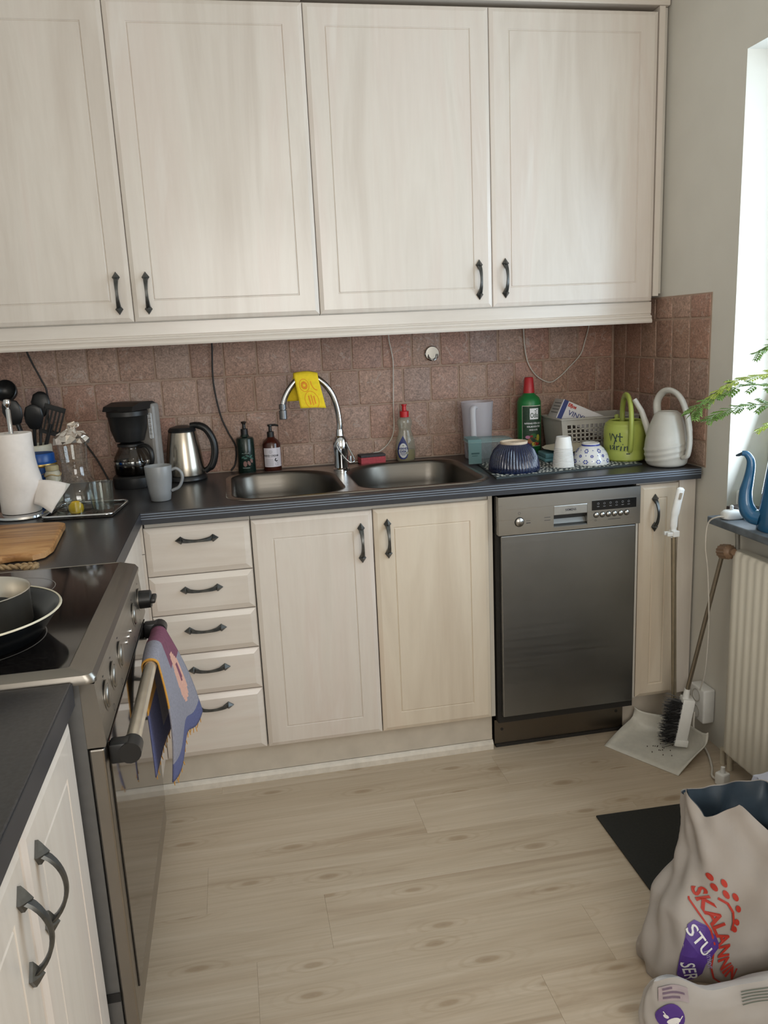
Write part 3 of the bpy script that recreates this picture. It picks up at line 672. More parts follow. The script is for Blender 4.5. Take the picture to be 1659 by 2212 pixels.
# sponge
t = thing('sponge', 'pink scouring sponge with dark abrasive top on the sink rim', 'sponge', (.463, -.048, Z+.0002), math.radians(6))
MB().box(-.047, .047, -.020, .028, 0, .024, .003).build('foam', pm('pink_foam', (176, 74, 82), .9, var=.15, scale=150, bmp=.4), t); MB().box(-.047, .047, -.020, .028, .0242, .033, .002).build('scouring_pad', pm('scouring_pad', (72, 68, 70), .95, var=.25, scale=200, bmp=.5), t)
# washing-up liquid
CLR = thin_glass('clear_plastic', (.80, .80, .74), .05, .08, .22, (.62, .60, .52))
t = thing('dish_soap_bottle', 'clear dish soap bottle with red cap and blue drop label', 'bottle', (.590, -.046, Z), 0)
bp = [(0, 0), (.031, 0), (.034, .004), (.036, .03), (.036, .055), (.033, .075), (.026, .098), (.023, .110), (.0235, .122), (.027, .135), (.027, .145), (.023, .155), (.012, .162), (.011, .166)]
sh = Matrix.Diagonal((1, .62, 1, 1))
MB().lathe(bp, 36, M=sh).build('bottle_body', CLR, t, smooth=45)
MB().lathe([(0, .002), (.031, .003), (.0345, .012), (.0345, .042), (0, .0425)], 36, M=sh).build('washing_liquid', pm('yellow_liquid', (138, 122, 26), .15, var=.06, spec=.5), t, smooth=45)
MB().lathe([(.0165, .160), (.0165, .181), (.008, .183), (.0075, .200), (.010, .202), (.010, .206), (0, .207)], 24).build('cap', pm('red_plastic', (196, 30, 38), .35), t, smooth=35)
R = prof_fn(bp)
def on_flat(x, y):
    r = R(y)+.0012; x2 = max(-.97, min(.97, x/r)); return (x, -.62*r*math.sqrt(1-x2*x2)-.0012, y)
drop = [(-.012, .094)]+[(-.012+q[0], q[1]) for q in ((-.009, .078), (-.017, .062), (-.0205, .045), (-.020, .028), (-.016, .014), (-.008, .008), (.004, .008), (.012, .014), (.016, .028), (.0165, .045), (.013, .062), (.007, .078))]
def fan(pts, n=3):
    cx = sum(p[0] for p in pts)/len(pts); cy = sum(p[1] for p in pts)/len(pts); V = [(cx, cy)]; F = []
    k = len(pts)
    for r in range(1, n+1): V += [(cx+(p[0]-cx)*r/n, cy+(p[1]-cy)*r/n) for p in pts]
    for i in range(k): F.append((0, 1+i, 1+(i+1) % k))
    for r in range(n-1):
        for i in range(k): F.append((1+r*k+i, 1+(r+1)*k+i, 1+(r+1)*k+(i+1) % k, 1+r*k+(i+1) % k))
    return V, F
printed('label', fan(drop), on_flat, pm('navy_label', (38, 48, 104), .5), t)
ov = [(-.0135+.0155*math.cos(a), .040+.027*math.sin(a)) for a in [2*PI*k/20 for k in range(20)]]
off1 = lambda x, y: (on_flat(x, y)[0], on_flat(x, y)[1]-.0007, y); off2 = lambda x, y: (on_flat(x, y)[0], on_flat(x, y)[1]-.0013, y)
printed('label', fan(ov), off1, pm('pale_label', (206, 206, 206), .5), t)
printed('lettering', merge2d(xf2d(text2d('HAND', .0105, .0004), -.0135, .0475), xf2d(text2d('DISK', .0115, .0004), -.0135, .0365), grid2d(-.024, -.003, .0275, .0295, 4, 1), grid2d(-.020, -.006, .023, .0245, 4, 1)), off2, INKN, t)
printed('emblem', merge2d(ellipse2d(-.0135, .0585, .003, .0025), ellipse2d(.0005, .031, .005, .005)), off2, pm('gold_ink', (150, 150, 130), .5), t)
# hook on the tiles
t = thing('wall_hook', 'round chrome wall hook stuck on the tiles', 'hook', (.712, -.0012, 1.281))
MB().lathe([(.027, 0), (.027, .004), (.0245, .0065), (0, .007)], 32, M=Matrix.Rotation(PI/2, 4, 'X')).build('disc', CHROME, t, smooth=35)
MB().tube(spline([(-.015, -.007, -.004), (-.015, -.014, -.012), (-.008, -.020, -.021), (.004, -.021, -.023), (.014, -.018, -.015), (.017, -.014, -.003)], 6), .0022, 8).build('hook_wire', CHROME, t, smooth=60)

# ================================================================ coffee maker, kettle, mug
t = thing('coffee_maker', 'black drip coffee maker with glass jug in the corner', 'coffee maker', (-.362, -.165, Z), math.radians(-32))
BLK2 = pm('coffee_black', (26, 25, 25), .42, var=.15)
MB().lathe([(0, 0), (.066, 0), (.068, .004), (.068, .034), (.062, .040), (0, .041)], 36).build('base', BLK2, t, smooth=35)
MB().box(-.045, .074, .035, .078, .038, .272, .012).build('rear_column', pm('coffee_grey', (142, 138, 134), .4), t)
MB().lathe([(.030, .148), (.046, .152), (.058, .190), (.063, .232), (.066, .236), (.066, .250), (.058, .258), (.03, .264), (0, .265)], 36).build('filter_holder', BLK2, t, smooth=35)
MB().prism([(-.060, .253), (-.052, .268), (-.01, .279), (.05, .278), (.074, .268), (.078, .257), (.03, .255)], -.05, .066, 'x').build('lid', BLK2, t)
gj = [(.050, .042), (.058, .046), (.060, .075), (.056, .100), (.044, .122), (.040, .130), (.042, .138)]
j = MB().lathe(gj, 36).build('jug', thin_glass('smoky_glass', (.50, .46, .42), .05), t, smooth=60)
MB().lathe([(.0605, .076), (.0610, .0765), (.0600, .088), (.0595, .088)], 36).build('band', CHROME, j, smooth=60)
MB().lathe([(0, .044), (.055, .0445), (.058, .060), (.0585, .072), (0, .0722)], 36).build('coffee', pm('black_coffee', (18, 11, 8), .12), j, smooth=50)
MB().lathe([(.043, .136), (.043, .143), (.030, .147), (0, .1475)], 32).build('jug_lid', BLK2, j, smooth=40)
hs = [(.045, -.010, .135), (.072, -.016, .139), (.093, -.020, .124), (.097, -.021, .098), (.085, -.018, .076), (.063, -.013, .070)]
MB().tube(spline(hs, 6), .0065, 10, flat=1.4).build('jug_handle', BLK2, j, smooth=60)
MB().box(.0555, .0680, .0325, .036, .155, .240, .004).build('water_gauge', pm('gauge_white', (205, 208, 212), .35), t)
printed('scale_marks', merge2d(*[grid2d(.0565, .067, .170+.013*k, .1712+.013*k, 1, 1) for k in range(6)], *[xf2d(text2d(str(2*k+2), .006), .0618, .176+.013*k) for k in range(4)]), lambda x, y: (x, .0321, y), INKD, t)
t = thing('kettle', 'brushed steel electric kettle with black handle', 'kettle', (-.197, -.105, Z), math.radians(0))
MB().lathe([(0, 0), (.070, 0), (.072, .004), (.070, .014), (.066, .018), (0, .019)], 36).build('power_base', BLACK, t, smooth=35)
MB().lathe([(.0655, .019), (.066, .022), (.064, .05), (.056, .110), (.0480, .158), (.0455, .166)], 40).build('jug', steel('kettle_steel', (176, 168, 156), .25, 2, .06), t, smooth=50)
MB().lathe([(.0465, .165), (.047, .170), (.040, .180), (.018, .186), (0, .187)], 32).build('lid', BLACK, t, smooth=35)
hs = [(.030, 0, .183), (.052, -.004, .184), (.080, -.008, .170), (.101, -.010, .130), (.103, -.010, .085), (.090, -.009, .045), (.066, -.006, .026)]
MB().tube(spline(hs, 7), [.011]*8+[.0125]*30+[.010]*5, 12, flat=1.25).build('handle', BLACK, t, smooth=60)
MB().tube([(-.018, .036, .150), (-.028, .052, .160), (-.032, .058, .166)], [.012, .009, .006], 12).build('spout', steel('spout_steel', (176, 168, 156), .25), t, smooth=50)
t = thing('mug', 'grey ribbed mug with handle standing alone before the kettle', 'mug', (-.2555, -.462, Z), 0)
GRY = pm('mug_grey', (140, 142, 144), .35, var=.03)
mp = [(0, 0), (.026, 0), (.029, .002), (.033, .03), (.038, .07), (.040, .104), (.0395, .1055), (.037, .104), (.035, .07), (.030, .02), (0, .012)]
MB().lathe(mp, 64, ripple=lambda r, z, a: r+(.0005*math.cos(32*a) if .006 < z < .098 and r > .028 else 0)).build('mug_body', GRY, t, smooth=60)
MB().tube(spline([(.036, -.004, .090), (.052, -.006, .094), (.066, -.008, .082), (.068, -.008, .062), (.056, -.007, .038), (.034, -.004, .028)], 6), .0048, 10, flat=1.3).build('handle', GRY, t, smooth=60)

# ================================================================ left corner of the worktop
t = thing('paper_towel_holder', 'steel stand holding a white kitchen paper roll', 'paper holder', (-.632, -.535, Z))
MB().lathe([(0, 0), (.073, 0), (.075, .003), (.073, .009), (.060, .012), (0, .013)], 36).build('base', CHROME, t, smooth=40)
MB().lathe([(.0065, .012), (.0065, .300), (.004, .303), (.004, .308), (.0095, .313), (.0105, .320), (.008, .328), (0, .331)], 20).build('pole', CHROME, t, smooth=50)
PAP = pm('kitchen_paper', (226, 218, 212), .9, var=.03, scale=60, bmp=.1)
t = thing('paper_towel_roll', 'white kitchen paper roll with one sheet hanging loose', 'paper roll', (-.632, -.535, Z+.0135))
def bulge(r, z, a):
    d = math.cos(a-math.radians(-25)); return r+(.014*max(0, d)**2*math.exp(-((z-.085)/.035)**2) if r > .03 else 0)
MB().lathe([(.019, 0), (.052, 0), (.0535, .003), (.0535, .03), (.0535, .05), (.0535, .07), (.0535, .085), (.0535, .10), (.0535, .12), (.053, .15), (.0525, .219), (.051, .222), (.019, .222), (.019, 0)], 40, ripple=bulge).build('roll', PAP, t, smooth=40)
P = []
c00, c10, c11, c01 = Vector((.046, -.022, .090)), Vector((.140, -.030, .072)), Vector((.098, -.078, .002)), Vector((.040, -.040, .026))
for i in range(13):
    u = i/12; row = []
    for k in range(9):
        v = k/8; p = c00.lerp(c10, u).lerp(c01.lerp(c11, u), v); row.append(p+Vector((.004*math.sin(3*v+2*u), -.010*math.sin(PI*u)*math.sin(1+2*v), .006*math.sin(PI*u))))
    P.append(row)
o = MB(); o.grid(P); o = o.build('loose_sheet', PAP, t, smooth=180); o.modifiers.new('thick', 'SOLIDIFY').thickness = .001
# storage jar, crock, utensils
t = thing('storage_tin', 'round blue storage tin with gold band behind the paper roll', 'tin', (-.626, -.285, Z))
BLU = pm('blue_enamel', (20, 74, 142), .35, var=.06)
MB().lathe([(0, 0), (.050, 0), (.052, .003), (.052, .104), (0, .104)], 40).build('tin_body', BLU, t, smooth=40)
MB().lathe([(.0525, .106), (.0530, .107), (.0530, .114), (.0525, .115)], 40).build('band', pm('gold', (182, 150, 84), .3, .8), t, smooth=40)
MB().lathe([(.0505, .104), (.0505, .118), (.047, .120), (.047, .142), (.044, .146), (0, .147)], 40).build('lid', BLU, t, smooth=40)
printed('scroll_print', merge2d(*[stroke2d([(-.07+.02*k+.01*math.cos(a), .088+.004*math.sin(a)) for a in [PI+PI*q/6 for q in range(7)]], .0015) for k in range(8)]), around(.052, 0), pm('gold_print', (150, 120, 70), .5), t)
t = thing('utensil_crock', 'cream ceramic crock behind the blue tin', 'crock', (-.668, -.145, Z))
MB().lathe([(0, 0), (.054, 0), (.056, .004), (.056, .155), (.052, .158), (.050, .155), (.050, .01), (0, .008)], 36).build('crock_body', pm('cream_ceramic', (206, 198, 178), .35), t, smooth=40)
crock = (-.668, -.145, Z)
def utensil(name, label, foot, top, head):
    u = thing(name, label, 'utensil', (0, 0, 0), group='kitchen tools standing in the crock'); f = Vector(crock)+Vector(foot); tp = Vector(crock)+Vector(top); d = (tp-f)
    MB().tube([f, f+d*.5, f+d*.82], [.004, .0045, .005], 8).build('handle', BLACK, u, smooth=50); m = MB(); ax = d.normalized(); side = ax.cross(Vector((0, 1, 0))).normalized(); nrm = side.cross(ax)
    M = Matrix((( side.x, nrm.x, ax.x, tp.x), (side.y, nrm.y, ax.y, tp.y), (side.z, nrm.z, ax.z, tp.z), (0, 0, 0, 1))); head(m, M, d.length); m.build('head', BLACK, u, smooth=40); return u
def spatula(m, M, L):
    for x in (-.030, -.018, -.006, .006, .018, .030): m.box(x-.0028, x+.0028, -.0012, .0012, -.075, 0, M=M)
    m.box(-.033, .033, -.0012, .0012, -.005, .012, M=M).box(-.030, .030, -.0012, .0012, -.085, -.072, M=M).box(-.006, .006, -.003, .003, -.12, -.08, M=M)
def spoon(m, M, L): m.lathe([(0, -.05), (.014, -.045), (.026, -.025), (.030, 0), (.024, .024), (.010, .034), (0, .036)], 20, M=M @ Matrix.Diagonal((1, .25, 1, 1))); m.box(-.005, .005, -.003, .003, -.11, -.04, M=M)
def ladle(m, M, L): m.lathe([(0, -.040), (.020, -.034), (.034, -.014), (.036, .004), (.034, .006), (.030, -.010), (0, -.034)], 22, M=M @ Matrix.Rotation(1.2, 4, 'X')); m.box(-.005, .005, -.003, .003, -.10, -.03, M=M)
utensil('slotted_spatula', 'black slotted spatula leaning right in the utensil crock', (-.012, .0, .012), (.082, -.012, .268), spatula)
utensil('serving_spoon', 'black serving spoon in the middle of the utensil crock', (-.01, .015, .012), (.020, -.030, .255), spoon)
utensil('soup_ladle', 'large black soup ladle leaning left in the utensil crock', (.016, .01, .012), (-.062, .0, .335), ladle)
utensil('pasta_spoon', 'dark spoon standing upright at the back of the utensil crock', (.0, .02, .012), (.030, .045, .290), spoon)
utensil('cooking_spoon', 'black spoon with long head left of the spatula in the crock', (.012, -.02, .012), (-.040, -.040, .275), spoon)
# tray with carafe, tumbler, small glass
t = thing('serving_tray', 'small dark tray with steel rim under carafe and tumbler', 'tray', (-.455, -.545, Z), math.radians(-6))
MB().box(-.095, .095, -.105, .095, .0005, .004, .0015).build('tray_base', pm('tray_dark', (46, 42, 40), .2, .5), t)
MB().tube([Vector((x, y, .009)) for x, y in rrect(-.095, .095, -.105, .095, (.02,)*4, 6)]+[Vector((.095, .075, .009))], .0038, 8).build('rim', CHROME, t, smooth=60)
GLA = thin_glass('clear_glass', (.93, .95, .94), .09)
cz = Z+.0048
t = thing('carafe', 'clear glass carafe with crumpled foil over its mouth', 'carafe', (-.478, -.525, cz))
MB().lathe([(0, .002), (.058, .002), (.064, .006), (.066, .030), (.062, .056), (.050, .080), (.040, .094), (.036, .112), (.036, .135), (.039, .175), (.043, .205), (.044, .208)], 40).build('glass_body', GLA, t, smooth=60)
MB().lathe([(.0565, .0), (.062, .0), (.062, .0018), (.0565, .0018)], 40).build('foot_ring', GLA, t)
foil = MB(); rf = random.Random(3); P = []
for q, (r, z) in enumerate([(.046, .192), (.046, .205), (.044, .213), (.034, .218), (.020, .224), (.012, .233), (.017, .241), (.010, .247), (.002, .249)]):
    P.append([(r*(1+rf.uniform(-.16, .16))*math.cos(a)+.012*max(0, q-4)/3, r*(1+rf.uniform(-.16, .16))*math.sin(a), z+rf.uniform(-.005, .005)) for a in [2*PI*k/22 for k in range(22)]])
V = foil.grid(P, False, True); foil.bm.faces.new(V[-1]); foil.build('foil_cover', pm('aluminium_foil', (214, 206, 198), .22, .95, var=.05), t)
t = thing('tumbler', 'small clear water glass at the front of the tray', 'glass', (-.402, -.600, cz))
MB().lathe([(.0, .0005), (.027, .0005), (.030, .004), (.0335, .086), (.0322, .086), (.029, .012), (0, .011)], 36).build('glass_body', GLA, t, smooth=40)
MB().lathe([(0, .0125), (.0285, .0125), (.0300, .034), (0, .0342)], 36).build('water', thin_glass('water_fill', (.88, .90, .90), .05), t, smooth=40)
t = thing('tasting_glass', 'small glass holding a piece of lemon beside the carafe', 'glass', (-.472, -.612, cz))
MB().lathe([(0, .0005), (.020, .0005), (.023, .003), (.025, .040), (.024, .040), (.0215, .006), (0, .005)], 28).build('glass_body', GLA, t, smooth=40)
MB().lathe([(0, .0062), (.016, .007), (.020, .016), (.019, .028), (.010, .038), (0, .040)], 20, ripple=lambda r, z, a: r*(1+.06*math.cos(5*a))).build('lemon_piece', pm('lemon', (214, 176, 34), .5, var=.1), t, smooth=60)
t = thing('twine_jar', 'pale lidded jar tied with twine behind the carafe', 'jar', (-.578, -.345, Z))
MB().lathe([(0, 0), (.020, 0), (.022, .004), (.022, .090), (.018, .097), (0, .098)], 28).build('jar_body', pm('pale_jar', (196, 188, 166), .4), t, smooth=40)
MB().lathe([(.0195, .098), (.0195, .110), (.017, .113), (0, .114)], 28).build('lid', pm('jar_lid', (176, 160, 120), .5), t, smooth=40)
MB().tube([(.0235*math.cos(a), .0235*math.sin(a), .084+.003*math.sin(3*a)) for a in [2*PI*k/24 for k in range(25)]], .0018, 6).build('twine', pm('twine', (186, 158, 110), .9), t)
# chopping board with rope
t = thing('chopping_board', 'live-edge wooden chopping board with rope loop', 'chopping board', (0, 0, 0))
def board_mat():
    m, nt, b, L = newmat('acacia'); v = coords(nt, (3, 22, 22)); f = noise(nt, v, 1, 5, .6, 1.6)
    L.new(ramp(nt, f, [(.3, lin((118, 76, 42))), (.48, lin((172, 124, 76))), (.62, lin((190, 146, 96))), (.74, lin((140, 92, 52)))]), b.inputs['Base Color']); b.inputs['Roughness'].default_value = .5
    return m
BRD = board_mat()
out = [(-.880, -.800), (-.82, -.745), (-.70, -.728), (-.56, -.738), (-.490, -.752), (-.474, -.768), (-.470, -.83), (-.462, -.93), (-.455, -1.02), (-.463, -1.072), (-.485, -1.090), (-.522, -1.078), (-.548, -1.090), (-.556, -1.120), (-.564, -1.168), (-.590, -1.184), (-.622, -1.172), (-.630, -1.130), (-.645, -1.092), (-.70, -1.080), (-.80, -1.082), (-.86, -1.04), (-.885, -.92)]
m = MB(); P = []
cx_, cy_ = -.66, -.92
for ins, z in ((.004, .0003), (0, .003), (0, .015), (.004, .018)):
    P.append([(x+(cx_-x)*ins/.2, y+(cy_-y)*ins/.2, Z+z) for x, y in out])
V = m.grid(P, False, True); m.bm.faces.new(V[-1]); m.bm.faces.new(V[0]); m.build('board', BRD, t, smooth=50)
rp = spline([(-.590, -1.165, Z+.0235), (-.560, -1.172, Z+.0265), (-.535, -1.160, Z+.012), (-.508, -1.152, Z+.008), (-.482, -1.148, Z+.008), (-.462, -1.155, Z+.008), (-.466, -1.172, Z+.008), (-.490, -1.170, Z+.009)], 7)
m = MB()
for ph in (0, PI):
    pts = []
    for i, p in enumerate(rp): pts.append(p+Vector((0, .0032*math.cos(i*.9+ph), .0032*math.sin(i*.9+ph))))
    m.tube(pts, .0042, 7)
m.build('rope_loop', pm('jute', (156, 130, 96), .9, var=.2, scale=200), t, smooth=60)
# pans on the hob
t = thing('frying_pan', 'black frying pan with pale rim on the front hob zone', 'pan', (-.468, -1.636, .9153))
MB().lathe([(0, 0), (.110, 0), (.116, .003), (.146, .042), (.1485, .0445), (.1465, .0455), (.138, .040), (.110, .007), (0, .006)], 64).build('pan_body', pm('pan_black', (16, 18, 20), .22, var=.1), t, smooth=50)
MB().lathe([(.1485, .0440), (.1500, .0450), (.1485, .0475), (.1462, .0465)], 64).build('rim', pm('pan_rim', (206, 198, 176), .35), t, smooth=60)
MB().tube([(-.146, 0, .040), (-.22, 0, .062), (-.32, 0, .072)], [.009, .010, .012], 10, flat=1.6).build('handle', BLACK, t, smooth=60)
t = thing('saucepan', 'small stainless steel saucepan standing in the frying pan', 'pan', (-.462, -1.592, .9218))
MB().lathe([(0, 0), (.084, 0), (.088, .004), (.088, .056), (.0905, .060), (.089, .061), (.0865, .057), (.0865, .008), (0, .005)], 56).build('pan_body', steel('saucepan_steel', (206, 200, 190), .30, 2, .05), t, smooth=50)
MB().lathe([(.006, 0), (.005, .003), (0, .004)], 12, M=Matrix.Translation((.018, -.0875, .030)) @ Matrix.Rotation(PI/2, 4, 'X')).build('rivet', CHROME, t, smooth=50)
m = MB().box(-.015, .015, -.094, -.0895, .018, .044, .003, M=Matrix.Rotation(-.22, 4, 'Z')).tube([(-.024, -.093, .032), (-.05, -.16, .040), (-.085, -.21, .044)], .007, 10)
m.build('handle', CHROME, t, smooth=50)
# tea towel over the oven handle
TG, TB, TMR, TPK, TOR = (pm('towel_lavender', (134, 132, 142), .95, var=.12, scale=220, bmp=.3), pm('towel_blue', (84, 88, 126), .95, var=.12, scale=220, bmp=.3), pm('towel_maroon', (116, 66, 86), .95, var=.15, scale=120, bmp=.3), pm('towel_peach', (206, 158, 140), .95, var=.08, scale=220, bmp=.2), pm('towel_orange', (196, 142, 60), .95, var=.12, scale=220))
NU, NT = 34, 72
def towel(u, v):
    # u 0 near end .. 1 far end of the bar; v 0 inner hem .. .5 top of bar .. 1 outer hem
    y = -1.452+.196*u; top = .7805+.006*math.sin(5*u)+.004*u
    if v < .44:
        k = 1-v/.44; x = -.231-.002*k+.004*math.sin(4*u+2*k)*k; return Vector((x+.040*k*u, y-.004*k*(1-u)+.01*k, top-.012-(.232-.04*u)*k))
    if v < .56:
        a = (v-.44)/.12*PI; return Vector((-.216-.0152*math.cos(a)+.006*u*math.sin(a)*0, y, top-.0125+.0125*math.sin(a)))
    k = (v-.56)/.44; bow = .010*math.sin(PI*k)*(1-.3*u)
    x = -.2008+bow+.052*k*u+.004*math.sin(7*u)*k; return Vector((x, y+.020*k+.030*k*u, top-.012-(.255-.045*u+.012*math.sin(9*u))*k))
def tcol(i, j):
    u, v = (i+.5)/NU, (j+.5)/NT
    if u < .03 and .40 < v < .72: return 4
    if v > .93 or v < .07: return 1
    if v > .60 and (u-.70)**2/.028+(v-.74)**2/.014 < 1 and not ((u-.74)**2/.004+(v-.72)**2/.002 < 1 and u > .72): return 3
    if (u-.74)**2/.004+(v-.72)**2/.002 < 1: return 2
    if u > .45 and .42 < v < .66: return 2
    if v < .44 and u < .5: return 1 if v < .25 else 4
    return 0
m = MB(); m.grid([[towel(i/NU, j/NT) for j in range(NT+1)] for i in range(NU+1)], mi=tcol)
tw = m.build('tea_towel', [TG, TB, TMR, TPK, TOR], smooth=180); tag(tw, 'blue and lavender woven tea towel draped over the oven handle', 'towel')
tw.modifiers.new('thick', 'SOLIDIFY').thickness = .0025; tw.modifiers[0].offset = 0
m = MB()
for k in range(16):
    for v in (0, 1):
        p = towel(.03+.06*k, v); m.tube([p, p+Vector((.003*math.sin(k*2.1), .004*math.cos(k*1.7), -.012))], [.0013, .0008], 5)
m.build('fringe', TOR, tw)['kind'] = 'stuff'
# ================================================================ drying area right of the sink
t = thing('drying_mat', 'dark drying mat with small white flowers right of the sink', 'mat', (0, 0, Z))
MATM = pm('mat_dark', (52, 60, 62), .85, var=.12, scale=90, bmp=.2)
mc = [(.768, -.555), (1.285, -.505), (1.300, -.270), (.800, -.245)]
def matpt(u, v, z=0):
    a = Vector(mc[0]).lerp(Vector(mc[1]), u); b = Vector(mc[3]).lerp(Vector(mc[2]), u); p = a.lerp(b, v); return (p.x, p.y, z)
m = MB(); P = []
for z, e in ((0, 0), (.004, 0), (.0055, .006)):
    P.append([matpt(*q, z) for q in ((e, e), (.5, e), (1-e, e), (1-e, 1-e), (.5, 1-e), (e, 1-e))])
V = m.grid(P, False, True); m.bm.faces.new(V[-1]); m.bm.faces.new(V[0]); m.build('mat_body', MATM, t)
rf = random.Random(5); fl_ = []
for i in range(38):
    for k in range(13):
        u = (i+.5+.5*(k % 2)+rf.uniform(-.3, .3))/39; v = (k+.5+rf.uniform(-.25, .25))/13
        if u > .985: continue
        fl_.append(ellipse2d(u, v, .0085, .024, rf.uniform(-.3, .3), 7))
printed('flower_print', merge2d(*fl_), lambda u, v: matpt(u, v, .0060), pm('mat_white', (216, 218, 210), .85), t)
ZM = Z+.0062
# plastic jug
FROST = thin_glass('frosted_plastic', (.90, .88, .90), .02, .3, .30, (.74, .72, .75))
t = thing('measuring_jug', 'translucent plastic jug with handle standing by the tiles', 'jug', (.848, -.105, Z), 0)
MB().lathe([(0, .0015), (.046, .0015), (.048, .004), (.051, .08), (.055, .170), (.058, .205), (.0575, .205), (.0545, .170), (.0475, .006), (0, .004)], 40, ripple=lambda r, z, a: r*(1+(.10*max(0, math.cos(a-PI*1.12))**12 if z > .15 else 0))).build('jug_body', FROST, t, smooth=50)
MB().tube(spline([(-.022, -.048, .188), (-.034, -.066, .190), (-.038, -.070, .175), (-.036, -.067, .12), (-.034, -.064, .085)], 6), .0075, 10, flat=1.4).build('handle', thin_glass('frosted_handle', (.9, .9, .92), .03, .3, .5, (.82, .81, .84)), t, smooth=60)
MB().lathe([(.0520, .156), (.0530, .157), (.0532, .158), (.0522, .159)], 40).build('fill_line', thin_glass('frosted_line', (.75, .77, .8), .05, .3, .5), t)
# clear food box
BOXP = thin_glass('box_plastic', (.80, .82, .82), .06, .12, .16, (.7, .74, .76))
t = thing('berry_box', 'clear plastic food box with teal paper sleeve behind the blue bowl', 'box', (.845, -.240, ZM), math.radians(-6))
m = MB(); P = []
for d, z in ((.016, .0005), (.012, .003), (.0, .070), (-.004, .074)): P.append([(x, y, z) for x, y in rrect(-.076+d, .076-d, -.052+d, .052-d, (.016,)*4, 5)])
V = m.grid(P, False, True); m.bm.faces.new(V[0]); m.build('tray', BOXP, t, smooth=50)
m = MB(); P = []
for d, z in ((-.008, .0745), (-.007, .077), (.004, .079), (.010, .083)): P.append([(x, y, z) for x, y in rrect(-.076+d, .076-d, -.052+d, .052-d, (.016,)*4, 5)])
V = m.grid(P, False, True); m.bm.faces.new(V[-1]); m.build('lid', thin_glass('lid_teal', (.60, .78, .78), .05, .1, .25, (.5, .68, .68)), t, smooth=40)
sl = MB(); sl.grid([[(-.0795+.045*k/4-.002, -.0555, .002), (-.0815+.045*k/4, -.0565, .072), (-.0815+.045*k/4, -.052, .0855), (-.0815+.045*k/4, .045, .0855)] for k in range(5)])
sl.build('paper_sleeve', thin_glass('teal_paper', (.45, .62, .62), .02, .3, .55, (.22, .36, .36)), t)
printed('print_lines', merge2d(grid2d(-.072, -.044, .036, .041, 1, 1), grid2d(-.070, -.050, .029, .031, 1, 1)), lambda x, y: (x, -.0580, y), pm('dark_teal_ink', (34, 70, 72), .6), t)
MB().box(.030, .060, -.0575, -.0565, .040, .066).build('price_label', pm('price_label', (190, 200, 214), .6), t)
# green plant-food bottle
t = thing('plant_food_bottle', 'tall green plant fertilizer bottle with red cap and garden label', 'bottle', (1.058, -.072, Z))
op = [(0, 0), (.041, 0), (.044, .004), (.044, .178), (.0435, .190), (.038, .204), (.026, .214), (.020, .220), (.019, .224)]
MB().lathe(op, 40).build('bottle_body', pm('green_plastic', (34, 116, 60), .35, var=.06), t, smooth=40)
MB().lathe([(.0205, .222), (.0205, .228), (.0165, .276), (.014, .279), (0, .280)], 28, ripple=lambda r, z, a: r*(1+.015*math.cos(18*a)) if z > .226 else r).build('cap', pm('cap_red', (182, 44, 50), .4), t, smooth=40)
ph = -.12
printed('label', grid2d(-.036, .040, .030, .176, 16, 6), around(.044, ph, .0006), pm('garden_label', (38, 62, 44), .6, var=.35, scale=90), t)
printed('label_border', merge2d(grid2d(-.0375, .041, .176, .1780, 16, 1), grid2d(-.0375, .041, .0285, .030, 16, 1), grid2d(-.0375, -.036, .030, .176, 1, 6)), around(.044, ph, .0009), pm('label_cream', (216, 206, 190), .6), t)
printed('logo_patch', grid2d(-.008, .026, .128, .168, 8, 3), around(.044, ph, .0012), INKW, t)
printed('lettering', merge2d(xf2d(text2d('Odla', .0200, .0003), .009, .142, sx=.78, sy=1.25), stroke2d([(.016, .152), (.016, .160), (.020, .164)], .0012), ellipse2d(.020, .1635, .0025, .0016, .5), ellipse2d(.0125, .159, .0025, .0016, -.4)), around(.044, ph, .0016), pm('logo_green', (52, 74, 56), .6), t)
printed('lettering', merge2d(xf2d(text2d('NÄRING FÖR ALLA', .0080, .0002), .006, .113), xf2d(text2d('KRUKVÄXTER', .0085, .0002), .008, .101), xf2d(text2d('OCH UTE', .0075, .0002), .006, .089)), around(.044, ph, .0012), INKW, t)
for its, c in (([ellipse2d(.002, .050, .020, .010), ], (150, 96, 52)), ([ellipse2d(-.014, .038, .008, .006), ellipse2d(.018, .038, .012, .006), ellipse2d(-.002, .066, .006, .004)], (150, 34, 30)), ([ellipse2d(.006, .037, .007, .007), ellipse2d(-.026, .048, .006, .006), ellipse2d(.024, .060, .007, .012)], (176, 170, 60)), ([ellipse2d(-.016, .063, .009, .006)], (184, 120, 150)), ([ellipse2d(.006, .068, .012, .008), ellipse2d(.024, .048, .008, .008)], (60, 110, 60))):
    printed('fruit_print', merge2d(*its), around(.044, ph, .0013+.0002*len(its)), pm('fruit_ink_%d' % c[0], c, .6, var=.15), t)
